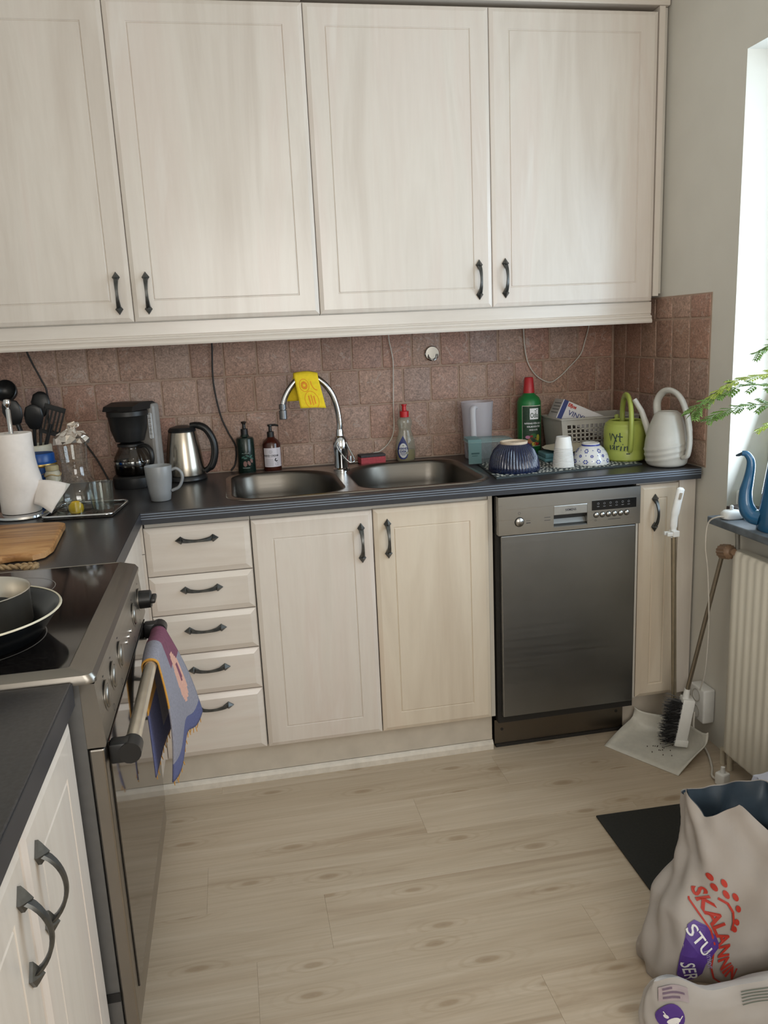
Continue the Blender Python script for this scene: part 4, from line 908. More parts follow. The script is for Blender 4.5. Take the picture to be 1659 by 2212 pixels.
# plastic basket with a carton of gloves in it
t = thing('plastic_basket', 'beige grey plastic lattice basket in the corner', 'basket', (1.263, -.150, Z), math.radians(1))
BSK = pm('basket_grey', (176, 172, 164), .5, var=.04)
bw, bd, bh = .150, .088, .135
def wall_lat(m, fn, n, rows, w):
    # fn(s, z) -> point on the wall plane, s -1..1 ; lattice of bars with square openings
    def bar(s0, s1, z0, z1):
        pts = [fn(s, z, d) for s, z in ((s0, z0), (s1, z0), (s1, z1), (s0, z1)) for d in (0, .002)]
        V = [m.bm.verts.new(p) for p in pts]
        for q in ((0, 2, 4, 6), (1, 7, 5, 3), (0, 1, 3, 2), (2, 3, 5, 4), (4, 5, 7, 6), (6, 7, 1, 0)): m.bm.faces.new([V[i] for i in q])
    bar(-1, 1, .0, .022); bar(-1, 1, .112, bh); bar(-1, -.86, .022, .112); bar(.86, 1, .022, .112)
    for k in range(1, n): s = -.86+1.72*k/n; bar(s-.019, s+.019, .022, .112)
    for k in range(1, rows): z = .022+.090*k/rows; bar(-.86, .86, z-.0024, z+.0024)
tp = lambda z: .90+.10*z/bh
m = MB(); wall_lat(m, lambda s, z, d: (s*bw*tp(z), -(bd*tp(z)-d), z), 15, 6, bw); m.build('lattice_wall', BSK, t)
m = MB(); wall_lat(m, lambda s, z, d: (s*bw*tp(z), (bd*tp(z)-d), z), 15, 6, bw); m.build('lattice_wall', BSK, t)
for sg in (-1, 1):
    m = MB(); m.grid([[(sg*(bw*tp(z)-d), s*bd*tp(z), z) for s in (-1, -.5, 0, .5, 1)] for z, d in ((0, 0), (bh*.5, 0), (bh, 0), (bh, .002), (0, .002))], closed_u=True); m.build('end_wall', BSK, t)
MB().box(-bw*.9, bw*.9, -bd*.9, bd*.9, 0, .003).build('bottom', BSK, t)
m = MB(); P = []
for d, z in ((0, bh-.004), (-.007, bh-.003), (-.007, bh+.001), (.002, bh+.002), (.002, bh-.004)): P.append([(x, y, z) for x, y in rrect(-bw+d, bw-d, -bd+d, bd-d, (.012,)*4, 4)])
m.grid(P+[P[0]], False, True); m.build('rim', BSK, t, smooth=40)
t = thing('glove_box', 'white carton of vinyl gloves tilted in the basket', 'carton', (1.200, -.145, Z+.130), 0)
M = Matrix.Rotation(math.radians(25), 4, 'Y') @ Matrix.Rotation(math.radians(-6), 4, 'Z')
CART = pm('carton_white', (208, 204, 204), .6, var=.03)
MB().box(-.075, .115, -.055, .050, -.030, .042, .001, 1, M=M).build('carton', CART, t)
fr = lambda x, y: tuple(M @ Vector((x, -.0556, y))); en = lambda x, y: tuple(M @ Vector((-.0756, x, y))); tpm = lambda x, y: tuple(M @ Vector((x, y, .0426)))
printed('lettering', xf2d(text2d('VINYL', .026, .0003), -.006, .004), fr, INKN, t); printed('lettering', xf2d(text2d('Efjos', .017, .0008), -.036, .030), fr, INKR, t)
printed('print_band', grid2d(-.072, -.055, -.03, .042, 1, 1), fr, INKN, t)
printed('print_lines', merge2d(*[grid2d(-.045, .03, -.012+.012*k, -.008+.012*k, 1, 1) for k in range(4)]), en, GREYI, t)
# upturned crockery
t = thing('serving_bowl', 'large navy blue ribbed bowl upside down on the drying mat', 'bowl', (.862, -.452, ZM))
NAV = pm('navy_glaze', (18, 28, 58), .16, var=.15, scale=90, coat=.4)
bowlp = [(.081, 0), (.0825, .003), (.081, .020), (.075, .045), (.064, .068), (.050, .084), (.043, .088)]
MB().lathe(bowlp, 260, ripple=lambda r, z, a: r+.0018*math.cos(52*a)*(1 if .004 < z < .086 else 0)+.0006*math.sin(z*500)).build('bowl_body', NAV, t, smooth=60)
MB().lathe([(.0435, .086), (.0445, .094), (.043, .0955), (.038, .0945), (.036, .091), (0, .0905)], 48).build('foot_ring', pm('bare_clay', (206, 188, 166), .5), t, smooth=40)
printed('stamp', merge2d(ring2d(0, 0, .012, .0012), ring2d(0, 0, .007, .001)), lambda x, y: (x, y-.004, .0910), INKD, t)
t = thing('small_bowl', 'small white bowl with blue flower pattern upside down', 'bowl', (1.137, -.432, ZM))
sb = [(.0605, 0), (.0615, .002), (.060, .016), (.054, .034), (.043, .050), (.033, .058), (.029, .060)]
MB().lathe(sb, 56).build('bowl_body', pm('white_glaze', (216, 216, 214), .15, var=.02, coat=.3), t, smooth=50)
MB().lathe([(.0285, .059), (.0290, .068), (.0275, .069), (.024, .068), (.022, .066), (0, .0655)], 40).build('foot_ring', pm('white_glaze_foot', (216, 214, 208), .2), t, smooth=40)
BLUI = pm('cobalt_ink', (52, 66, 150), .3)
MB().lathe([(.0288, .0595), (.0300, .0600), (.0300, .0640), (.0289, .0645)], 40).build('blue_line', BLUI, t, smooth=40)
its = []
for row, (zz, n, off) in enumerate(((.012, 9, 0), (.030, 9, .5), (.046, 7, .2))):
    for k in range(n):
        x = 2*PI*(k+off)/n
        rr = .0072 if row != 1 else .0045
        its += [ellipse2d(x+rr*15*math.cos(a), zz+rr*.72*math.sin(a), .045 if row != 1 else .03, .0022, 0, 8) for a in [2*PI*q/6 for q in range(6)]]+[ring2d(x, zz, .001, .0005, 8)]
        its += [ellipse2d(x+PI/n, zz+.002, .028, .0016, 0, 8)]
Rb = prof_fn(sb)
def on_sb(a, z):
    z = max(.001, min(.058, z)); r = Rb(z)+.0007; return (r*math.sin(a), -r*math.cos(a), z+.0004)
printed('flower_pattern', merge2d(*its), on_sb, BLUI, t)
t = thing('cup_stack', 'stack of white ribbed plastic cups upside down on the mat', 'cups', (1.032, -.452, ZM))
for k in range(13):
    z = .0050*k
    sc_ = 1
    if k == 12: pr = [(.0345, z), (.0350, z+.002), (.0340, z+.004), (.0315, z+.036), (.0305, z+.0385), (.027, z+.038), (0, z+.037)]
    else: pr = [(.0345-.00062*k*.0, z), (.0352, z+.0015), (.0345, z+.0032), (.0330, z+.0045)]
    tap = lambda r, zz, a: 1.02*r*(1-.17*zz/.062)
    MB().lathe([(tap(r, zz, 0), zz) for r, zz in pr], 36).build('cup', WHITE, t, smooth=40)
t = thing('side_plate', 'cream scalloped plate lying behind the white cups', 'plate', (1.120, -.318, ZM+.0285), 0)
PLT = pm('cream_plate', (216, 206, 182), .25, var=.03)
MB().lathe([(0, .0), (.046, .0), (.068, .003), (.099, .012), (.1005, .0135), (.098, .014), (.066, .006), (0, .0035)], 72, ripple=lambda r, z, a: r*(1+.018*math.cos(14*a)) if r > .07 else r).build('plate_body', PLT, t, smooth=50)
t = thing('dish_rest', 'folded teal cloth under the cream plate', 'cloth', (1.085, -.305, ZM), math.radians(-5))
MB().box(-.075, .070, -.060, .045, .0003, .012, .005, 3).box(-.070, .060, -.055, .04, .0118, .0285, .004, 3).build('folded_cloth', pm('teal_cloth', (88, 128, 134), .9, var=.12, scale=150, bmp=.2), t, smooth=60)
# watering cans
t = thing('green_watering_can', 'lime green watering can with scribbled writing and arched handle', 'watering can', (1.277, -.400, ZM), math.radians(0))
LIM = pm('lime_plastic', (166, 178, 86), .38, var=.04)
MB().lathe([(0, 0), (.066, 0), (.071, .005), (.0715, .030), (.0705, .033), (.0710, .036), (.0715, .095), (.0700, .112), (.068, .114), (.067, .122), (.055, .132), (.053, .133), (.051, .129), (.0655, .112), (.067, .01), (0, .006)], 48).build('can_body', LIM, t, smooth=40)
aa = math.radians(-14); fx, fy = math.sin(aa), -math.cos(aa)
hp = [(-fx*.050, -fy*.050, .120), (-fx*.048, -fy*.048, .165), (-fx*.025, -fy*.025, .205), (fx*.018, fy*.018, .215), (fx*.060, fy*.060, .195), (fx*.080, fy*.080, .150), (fx*.083, fy*.083, .100), (fx*.078, fy*.078, .050), (fx*.070, fy*.070, .036)]
MB().tube(spline(hp, 7), .0082, 12, flat=1.35).build('handle', LIM, t, smooth=60)
MB().tube([(-fx*.060, -fy*.060, .035), (-fx*.10, -fy*.10, .075), (-fx*.135, -fy*.135, .135)], [.014, .010, .008], 12).build('spout', LIM, t, smooth=60)
def scr(*strokes): return merge2d(*[stroke2d(s, .0028) for s in strokes])
wr1 = scr([(-.040, .082), (-.036, .062), (-.032, .082)], [(-.030, .080), (-.020, .060)], [(-.019, .080), (-.027, .052)], [(-.012, .084), (-.012, .062), (-.009, .060)], [(-.018, .074), (-.005, .073)])
wr2 = scr([(-.038, .050), (-.036, .038)], [(-.032, .048), (-.026, .050), (-.025, .038), (-.031, .040), (-.026, .046)], [(-.020, .049), (-.019, .038)], [(-.019, .046), (-.013, .049)], [(-.008, .048), (-.010, .036)], [(-.005, .052), (-.004, .054)], [(.000, .048), (-.001, .036)], [(-.001, .044), (.006, .048), (.007, .036)], [(.012, .048), (.016, .044)], [(.004, .028), (.013, .028)])
printed('handwriting', xf2d(merge2d(wr1, wr2), .008, -.008, 0, 1.35, 1.25), around(.0718, -.60, .0006), pm('marker_ink', (44, 62, 60), .6), t)
t = thing('white_watering_can', 'white plastic watering can with big loop handle at the worktop end', 'watering can', (1.347, -.548, Z), 0)
WCM = pm('white_can', (190, 187, 180), .38, var=.03)
def fold(r, z, a):
    # tilted soft pleats low on the body
    if r < .02: return r
    s = z+.014*math.sin(a-1.2)
    return r+.0030*sum(math.exp(-((s-q)/.0035)**2) for q in (.032, .050, .068))
wp = [(0, 0), (.046, 0), (.056, .003)]+[(.060+.010*math.sin(min(1, z/.06)*PI/2)-(.032*max(0, (z-.06)/.115)**1.7), z) for z in [.008+.0042*k for k in range(39)]]+[(.034, .172), (.030, .176), (.028, .172), (0, .172)]
MB().lathe(wp, 64, ripple=fold).build('can_body', WCM, t, smooth=60)
dd_ = math.radians(8); fx, fy = math.sin(dd_), -math.cos(dd_)
hp = [(-fx*.035-.012, -fy*.035, .165), (-fx*.040-.010, -fy*.040, .205), (-fx*.020-.004, -fy*.020, .236), (fx*.015+.004, fy*.015, .240), (fx*.050+.010, fy*.050, .215), (fx*.076+.014, fy*.076, .160), (fx*.090+.014, fy*.090, .095), (fx*.088+.010, fy*.088, .045), (fx*.070+.008, fy*.070, .034)]
MB().tube(spline(hp, 7), [.013]*20+[.012]*20+[.0105]*17, 14, flat=.75).build('handle', WCM, t, smooth=60)
MB().tube([(-.040, .040, .10), (-.060, .060, .175), (-.078, .075, .213)], [.012, .009, .008], 12).build('spout', WCM, t, smooth=60)

# ================================================================ cables along the tiles
def cable(label, pts, mat, r, name='power_cable', cat='cable'):
    o = MB().tube(spline(pts, 7), r, 7).build(name, mat, smooth=60); return tag(o, label, cat)
CBK = pm('cable_black', (28, 26, 26), .5); CWH = pm('cable_white', (206, 200, 190), .5)
cable('black cable hanging behind the kettle from the valance', [(-.071, -.012, 1.42), (-.074, -.008, 1.34), (-.080, -.006, 1.25), (-.077, -.007, 1.18), (-.064, -.009, 1.10), (-.045, -.011, 1.045), (-.022, -.010, .99), (-.028, -.010, .93), (-.045, -.012, .9045)], CBK, .003)
cable('black cable hanging above the utensil crock', [(-.690, -.014, 1.42), (-.677, -.011, 1.346), (-.648, -.008, 1.265), (-.634, -.007, 1.225), (-.637, -.007, 1.18), (-.640, -.009, 1.12), (-.630, -.012, 1.085), (-.59, -.014, 1.075), (-.55, -.02, 1.065), (-.50, -.03, .99), (-.46, -.05, .906)], CBK, .003)
cable('thin white cable hanging from the valance behind the sponge', [(.552, -.012, 1.42), (.552, -.007, 1.344), (.564, -.006, 1.27), (.563, -.006, 1.20), (.559, -.006, 1.10), (.556, -.007, 1.01), (.535, -.010, .965), (.500, -.012, .937), (.475, -.014, .932), (.44, -.016, .908), (.40, -.02, .9035)], CWH, .002)
cable('white cable hanging in a loop above the basket', [(1.058, -.014, 1.42), (1.063, -.007, 1.35), (1.069, -.006, 1.28), (1.082, -.006, 1.225), (1.115, -.006, 1.178), (1.165, -.006, 1.152), (1.205, -.006, 1.170), (1.245, -.006, 1.205), (1.290, -.006, 1.250), (1.308, -.006, 1.30), (1.322, -.007, 1.352), (1.328, -.014, 1.42)], CWH, .0024)

# ================================================================ right wall: radiator, socket, sill things
t = thing('radiator', 'cream ribbed panel radiator under the window', 'radiator', (0, 0, 0))
RADM = pm('radiator_enamel', (228, 222, 208), .4, var=.02, scale=8)
y0, y1, z0, z1 = -.892, -1.95, .058, .700
P = []; n = 160
prof = []
for k in range(n+1):
    yy = y0-.022+(y1-y0+.044)*k/n; prof.append((1.365+.0016*math.cos(2*PI*(yy-y0)/.0335), yy))
prof = [(1.372, y0), (1.366, y0-.004)]+prof+[(1.366, y1+.004), (1.372, y1)]
m = MB(); m.grid([[(x+.006, yy, z0) for x, yy in prof], [(x, yy, z0+.012) for x, yy in prof], [(x, yy, z1-.012) for x, yy in prof], [(x+.006, yy, z1) for x, yy in prof]])
m.build('front_panel', RADM, t, smooth=60)
MB().box(1.372, 1.378, y1, y0, z0, z1).box(1.396, 1.402, y1+.01, y0-.01, z0+.01, z1-.01).build('back_panel', RADM, t)
m = MB().box(1.374, 1.402, y1, y0, z1-.004, z1+.001); m.build('top_grille', RADM, t)
for yy in (-1.02, -1.80): MB().box(1.402, XR-.0008, yy-.015, yy+.015, .30, .50).build('bracket', RADM, t)
for k, yy in enumerate((-.862, -.900)):
    PIP = pm('pipe_paint_%d' % k, (196, 186, 166), .45); MB().tube([(1.388, yy, .0005), (1.388, yy, .05), (1.388, -.915, .075)], .009, 12).build('pipe', PIP, t, smooth=50)
# thermostat valve at the top corner of the radiator
BRN = pm('valve_brown', (128, 102, 80), .45, var=.1)
M = Matrix.Translation((1.366, -.868, .690)) @ Matrix.Rotation(math.radians(78), 4, 'X')
v = MB().lathe([(0, -.028), (.019, -.028), (.021, -.025), (.021, .012), (.017, .018), (.010, .022), (.010, .034), (0, .034)], 28, M=M, ripple=lambda r, z, a: r*(1+.06*math.cos(14*a)) if r > .018 else r); v.build('thermostat_knob', BRN, t, smooth=30)
MB().tube([(1.388, -.885, .690), (1.398, -.868, .72), (1.400, -.860, .767)], .007, 10).build('riser_pipe', pm('pipe_grey', (150, 146, 138), .4, .5), t, smooth=50)
t = thing('wall_socket', 'white surface-mounted double wall socket beside the radiator', 'socket', (1.4318, -.703, .132), 0)
MB().box(-.042, -.0006, -.042, .040, -.058, .058, .006, 3).build('box', WHITE, t, smooth=40)
for zz in (.028, -.028):
    M = Matrix.Translation((-.0425, 0, zz)) @ Matrix.Rotation(-PI/2, 4, 'Y')
    MB().lathe([(.022, .0), (.022, .0012), (.019, .0014), (.018, -.010), (0, -.010)], 28, M=M).build('outlet', pm('outlet_white_%d' % (zz > 0), (186, 182, 174), .5), t, smooth=35)
cable('white cable from the wall socket down to the floor', [(1.385, -.703, .100), (1.375, -.718, .05), (1.380, -.745, .02), (1.375, -.80, .008), (1.34, -.88, .006), (1.31, -.93, .008), (1.318, -.955, .006)], CWH, .0035)
cable('white charger cable hanging from the window sill', [(1.352, -.885, .800), (1.326, -.868, .797), (1.316, -.842, .772), (1.318, -.832, .70), (1.335, -.822, .62), (1.36, -.80, .45), (1.375, -.77, .28), (1.381, -.735, .192)], CWH, .0022)
t = thing('power_adapter', 'white plug adapter lying on the floor beside radiator pipes', 'plug', (1.318, -.968, 0), math.radians(20))
MB().box(-.016, .016, -.016, .016, .0006, .040, .005, 3).build('plug_body', WHITE, t, smooth=40); MB().lathe([(.008, .0402), (.006, .058), (0, .059)], 12, (0, 0, 0)).build('strain_relief', WHITE, t, smooth=40)
ZSL = .7902
t = thing('charger_base', 'small white toothbrush charger base on the window sill', 'charger', (1.372, -.872, ZSL), math.radians(-10))
m = MB(); P = []
for d, z in ((.003, .0003), (0, .004), (.001, .018), (.006, .024), (.014, .026)): P.append([(x, y, z) for x, y in rrect(-.030+d, .030-d, -.022+d, .022-d, (.008 if d > .01 else .016,)*4, 6)])
V = m.grid(P, False, True); m.bm.faces.new(V[-1]); m.bm.faces.new(V[0]); m.build('charger_body', WHITE, t, smooth=50)
MB().lathe([(.0055, .0255), (.005, .037), (.003, .039), (0, .0392)], 16, (0, .002, 0)).build('post', WHITE, t, smooth=40)
o = MB().box(-.035, .035, -.050, .050, .0003, .026, .002).build('dark_box', pm('dark_card', (58, 48, 46), .5), None, (1.432, -.862, ZSL), (0, 0, math.radians(12))); tag(o, 'flat dark brown box on the sill behind the charger', 'box')
t = thing('upright_stick', 'short white plastic rod standing on the sill against the reveal', 'rod', (1.462, -.775, ZSL))
MB().lathe([(0, 0), (.010, 0), (.010, .052), (.007, .058), (0, .060)], 16).build('rod', WHITE, t, smooth=40)
# blue long-spouted can on the sill
t = thing('blue_watering_can', 'blue long-necked watering can on the window sill', 'watering can', (1.420, -1.035, ZSL), 0)
BCM = pm('blue_can', (36, 92, 132), .22, var=.05, coat=.3)
MB().lathe([(0, 0), (.066, 0), (.069, .004), (.062, .070), (.052, .150), (.045, .205), (.046, .210), (.043, .208), (.058, .07), (.062, .008), (0, .006)], 40).build('can_body', BCM, t, smooth=50)
nk = [(-.052, .028, .030), (-.066, .046, .036), (-.075, .060, .060), (-.076, .064, .095), (-.071, .062, .130), (-.067, .060, .165), (-.068, .061, .188), (-.077, .067, .204), (-.087, .073, .206)]
sp_ = spline(nk, 6); k = len(sp_); rr = []
for i in range(k):
    q = i/(k-1); rr.append(.022 if q < .2 else .022-(q-.2)/.35*.009 if q < .55 else .013-(q-.55)/.45*.006)
MB().tube(sp_, rr, 14).build('spout', BCM, t, smooth=60)
MB().tube([(-.083, .071, .206), (-.093, .078, .201), (-.099, .082, .199)], [.005, .004, .002], 8).build('spout_tip', pm('tip_dark', (26, 46, 62), .3), t, smooth=60)
# feathery plant behind it
t = thing('potted_plant', 'feathery green plant reaching in from the window sill', 'plant', (1.475, -1.20, ZSL))
MB().lathe([(0, 0), (.052, 0), (.056, .004), (.068, .120), (.070, .124), (.062, .124), (.055, .09), (0, .085)], 36).build('pot', pm('terracotta_white', (196, 190, 182), .5), t, smooth=40)
MB().lathe([(0, .088), (.056, .090), (.0565, .094), (0, .098)], 28).build('soil', pm('soil', (48, 36, 28), .95, var=.3, scale=200, bmp=.5), t)
LEAF = pm('fern_leaf', (104, 134, 62), .5, var=.22, scale=30); LEAF2 = pm('fern_leaf_light', (162, 176, 74), .5, var=.15, scale=30)
rl = random.Random(11)
def frond(pts, mat, nleaf=16, ll=.030, sub=True):
    base = Vector((1.475, -1.20, ZSL)); P = [Vector(p)-base for p in pts]; S = spline(P, 8); m = MB(); k = len(S)
    m.tube(S, [.0016*(1-.6*i/k) for i in range(k)], 6)
    def leaf(p, d, nrm, L, w):
        d = d.normalized(); s = d.cross(nrm).normalized(); a = m.bm.verts.new(p); b = m.bm.verts.new(p+d*L*.45+s*w+nrm*.001); c = m.bm.verts.new(p+d*L-nrm*.002); e = m.bm.verts.new(p+d*L*.45-s*w+nrm*.001)
        m.bm.faces.new((a, b, c)); m.bm.faces.new((a, c, e))
    for i in range(nleaf):
        q = .25+.75*i/(nleaf-1); idx = min(k-2, int(q*(k-1))); p = S[idx]; T = (S[idx+1]-S[max(0, idx-1)]).normalized(); up = Vector((rl.uniform(-.2, .2), rl.uniform(-.5, .1), 1)).normalized(); sd = T.cross(up).normalized(); L = ll*(1.05-.5*q)*rl.uniform(.8, 1.2)
        for sg in (-1, 1):
            d = T*.75+sd*sg*.8+Vector((0, 0, rl.uniform(-.35, .15)))
            if sub:
                m.tube([p, p+d.normalized()*L*1.3], .0006, 4)
                for w in range(4):
                    pp = p+d.normalized()*L*(.35+.3*w); s2 = d.cross(up).normalized()
                    for s3 in (-1, 1): leaf(pp, d.normalized()*.7+s2*s3*.8, up, L*.52, L*.15)
                leaf(p+d.normalized()*L*1.25, d, up, L*.4, L*.1)
            else: leaf(p, d, up, L, L*.16)
    leaf(S[-1], S[-1]-S[-2], Vector((0, 0, 1)), ll*.6, ll*.1)
    m.build('frond', mat, t)
o0 = (1.475, -1.20, .885)
frond([o0, (1.47, -1.10, 1.06), (1.43, -1.00, 1.165), (1.34, -.93, 1.175), (1.26, -.90, 1.140), (1.218, -.895, 1.105)], LEAF, 22, .036)
frond([o0, (1.475, -1.12, 1.08), (1.45, -1.02, 1.19), (1.39, -.95, 1.205), (1.32, -.92, 1.185), (1.275, -.90, 1.150)], LEAF2, 20, .032)
frond([o0, (1.48, -1.12, 1.02), (1.45, -1.02, 1.115), (1.38, -.95, 1.125), (1.315, -.91, 1.110), (1.27, -.90, 1.088)], LEAF, 20, .034)
frond([o0, (1.49, -1.10, 1.12), (1.48, -1.0, 1.25), (1.43, -.95, 1.285), (1.395, -.92, 1.262)], LEAF, 16, .034)
frond([o0, (1.50, -1.12, 1.0), (1.49, -1.02, 1.085), (1.44, -.96, 1.08), (1.405, -.93, 1.055)], LEAF2, 16, .032)
frond([o0, (1.52, -1.15, 1.05), (1.53, -1.08, 1.18), (1.50, -1.03, 1.20)], LEAF2, 14, .03)
frond([o0, (1.46, -1.26, 1.06), (1.42, -1.33, 1.18), (1.34, -1.40, 1.22)], LEAF, 14, .03)

# ================================================================ dustpan and broom
t = thing('dustpan', 'white long-handled dustpan standing open on the floor', 'dustpan', (0, 0, 0))
e0, e1 = Vector((1.087, -.665)), Vector((1.219, -.893)); ed = (e1-e0); nn = Vector((.866, .5))
def dp(s, d, z): p = e0+ed*s+nn*d; return Vector((p.x, p.y, z))
DPM = pm('dustpan_white', (206, 202, 192), .42, var=.05, scale=60)
DN = 24
P = []
def back_d(s): return .165+.045*math.sin(PI*s)
def rim_h(s, q): return .008+.082*q**1.3*(.8+.2*math.sin(PI*s))
for i in range(DN+1):
    s = i/DN; side = abs(2*s-1)**8; row = []
    for j in range(15):
        q = j/14
        if q < .62: d = back_d(s)*q/.62; z = .003+.020*math.sin(PI*q/.62)*.25+.040*side*(q/.62)
        else:
            k = (q-.62)/.38; d = back_d(s)+.020*math.sin(k*PI/2)-.012*k; z = .006+.040*side+(.056-.022*side)*k
        row.append(dp(s*1.0, d, z))
    P.append(row)
# raised side lips
m = MB(); m.grid(P)
o = m.build('pan', DPM, t, smooth=60); o.modifiers.new('thick', 'SOLIDIFY').thickness = .0028; o.modifiers[0].offset = 1
DIRT = pm('dust_crumbs', (66, 50, 36), .9, var=.3)
rd = random.Random(4); m = MB()
for k in range(16):
    p = dp(.55+rd.gauss(0, .12), .10+rd.gauss(0, .02), .0105); m.box(p.x-.001, p.x+.001, p.y-.0008, p.y+.0008, p.z-.004, p.z+.0008)
o = m.build('crumbs', DIRT, t); o['kind'] = 'stuff'
top = Vector((1.291, -.700, .716)); bot = dp(.5, .20, .062)
MB().tube([bot, top], .0082, 14).build('shaft', pm('shaft_steel', (176, 166, 146), .3, .85), t, smooth=60)
m = MB().tube([bot+Vector((0, 0, -.052)), bot+(top-bot)*.05], .012, 14); m.build('socket', DPM, t, smooth=50)
# flat bent grip with hanging slot and broom clip
G = [(1.2905, -.700, .700), (1.290, -.701, .735), (1.291, -.702, .765), (1.298, -.703, .805), (1.305, -.704, .840), (1.309, -.704, .858)]
m = MB().tube(spline(G, 6), [.0095]*6+[.012]*8+[.0135]*10+[.0135]*5+[.010, .006], 14, flat=.55, up=(1, 0, 0)); m.build('grip', WHITE, t, smooth=50)
MB().tube([(1.3012, -.7125, .822), (1.3055, -.7135, .842)], [.0042, .0042], 12, flat=.3, up=(1, 0, 0)).build('hanging_slot', pm('slot_shade', (150, 138, 122), .7), t, smooth=50)
m = MB().box(1.262, 1.296, -.716, -.708, .708, .720, .002).box(1.262, 1.296, -.698, -.690, .708, .720, .002).box(1.2805, 1.302, -.7175, -.6885, .7045, .7235, .002); m.build('broom_clip', WHITE, t)
t = thing('broom', 'white hand broom with black bristles leaning against the radiator', 'broom', (0, 0, 0))
b0 = Vector((1.322, -.752, .190)); b1 = Vector((1.402, -.775, .672))
b1 = Vector((1.395, -.800, .660))
MB().tube([b0, b1], .0068, 12).build('shaft', pm('broom_shaft', (150, 140, 124), .3, .85), t, smooth=60)
hb = Vector((1.300, -.742, .022)); ht = Vector((1.321, -.752, .182)); ax = (ht-hb).normalized(); sd = Vector((-.95, .25, 0)); sd = (sd-ax*sd.dot(ax)).normalized(); wd = ax.cross(sd)
M = Matrix(((sd.x, wd.x, ax.x, hb.x), (sd.y, wd.y, ax.y, hb.y), (sd.z, wd.z, ax.z, hb.z), (0, 0, 0, 1)))
L = (ht-hb).length
MB().box(-.026, .012, -.022, .022, 0, L, .004, 2, M=M).box(-.030, .013, -.024, .024, -.002, .022, .004, 2, M=M).build('broom_block', WHITE, t, smooth=40)
MB().tube([ht-ax*.006, ht+ax*.030], [.011, .009], 12).build('socket', WHITE, t, smooth=50)
rb = random.Random(2); m = MB()
for k in range(520):
    z = rb.uniform(.004, L-.01); w = rb.uniform(-.02, .02); ln = .030+rb.uniform(0, .020)
    p0 = M @ Vector((.011, w, z)); p1 = M @ Vector((.011+ln, w*1.7+rb.uniform(-.01, .01), z+rb.uniform(-.016, .010)))
    p1.z = max(p1.z, .016); m.tube([p0, p1], [.0012, .0006], 3, cap=False)
o = m.build('bristles', BLACK, t); o['kind'] = 'stuff'

# ================================================================ floor mat and sacks
o = MB().box(-.26, .26, -.180, .180, .0004, .006, .002).build('floor_mat', pm('mat_black', (34, 34, 31), .95, var=.15, scale=160, bmp=.25), None, (1.143, -1.213, 0), (0, 0, math.radians(-1.5))); tag(o, 'black rectangular mat on the floor by the radiator', 'mat')
def sack_surface(cx, cy, secs, seed, crump=.006):
    rs = random.Random(seed); ph = [rs.uniform(0, 6) for _ in range(8)]
    def S(a, v, ins=0):
        z = v; k = 0
        for k in range(len(secs)-1):
            if secs[k][0] <= v <= secs[k+1][0]: break
        z0, x0, y0, a0, b0 = secs[k]; z1, x1, y1, a1, b1 = secs[k+1]; q = (v-z0)/max(1e-6, z1-z0); q = min(1.3, max(0, q))
        X, Y, A, B = x0+(x1-x0)*q, y0+(y1-y0)*q, a0+(a1-a0)*q-ins, b0+(b1-b0)*q-ins
        c, s = math.cos(a), math.sin(a); n = 3.4
        r = (abs(c)**n+abs(s)**n)**(-1/n)
        w = crump*(math.sin(3*a+14*v+ph[0])*math.sin(23*v+2*a+ph[1])+.6*math.sin(7*a-31*v+ph[2])+.5*math.sin(11*a+47*v+ph[3]))
        return Vector((X+(A+w)*r*c, Y+(B+w)*r*s, z))
    return S
t = thing('food_sack', 'tall crumpled white paper sack torn open with dark blue lining', 'sack', (0, 0, 0))
SK = pm('sack_paper', (166, 159, 154), .6, var=.03, scale=16, bmp=.15); LIN = pm('sack_lining', (58, 70, 82), .35, var=.15, scale=30)
#        z     cx     cy     a     b
secs = [(.001, .955, -1.565, .205, .075), (.03, .955, -1.570, .209, .086), (.10, .960, -1.570, .190, .086), (.155, .965, -1.565, .181, .080), (.20, .968, -1.560, .143, .075), (.26, .968, -1.550, .117, .068), (.35, .965, -1.530, .110, .060), (.45, .962, -1.518, .113, .058)]
S1 = sack_surface(0, 0, secs, 3)
def rim(a):
    # torn mouth: high at the back and left, dipping in front
    d = (a+PI/2+PI) % (2*PI)-PI      # 0 = front
    pts = [(-PI, .350), (-2.2, .352), (-1.8, .372), (-1.45, .395), (-1.15, .370), (-.90, .345), (-.25, .380), (.28, .310), (.70, .290), (1.30, .305), (1.75, .345), (2.3, .352), (PI, .350)]
    for (p, q), (r, s) in zip(pts, pts[1:]):
        if p <= d <= r: k = (d-p)/(r-p); return q+(s-q)*k
    return .345
NA, NV = 96, 44
m = MB(); V = m.grid([[S1(2*PI*i/NA, .001+(rim(2*PI*i/NA)-.001)*(j/NV)) for j in range(NV+1)] for i in range(NA)], closed_u=True); m.bm.faces.new([r[0] for r in V])
m.build('paper_wall', SK, t, smooth=50)
m = MB(); m.grid([[S1(2*PI*i/NA, .06+(rim(2*PI*i/NA)-.0605)*(j/NV), .003) for j in range(NV+1)] for i in range(NA)], closed_u=True); m.build('lining', LIN, t, smooth=50)
def on_sack(x, z):
    # nearest front point of the sack at this x and height
    lo, hi = PI, 2*PI
    for _ in range(26):
        mid = (lo+hi)/2
        if S1(mid, z).x < x: lo = mid
        else: hi = mid
    p = S1((lo+hi)/2, z); return (p.x, p.y-.0038, p.z)
PUR = pm('purple_ink', (82, 52, 138), .5, var=.12, scale=30)
blob = [(.776, .128), (.785, .150), (.800, .158), (.820, .149), (.838, .126), (.846, .104), (.826, .085), (.813, .070), (.809, .045), (.800, .020), (.776, .014), (.762, .040), (.766, .090)]
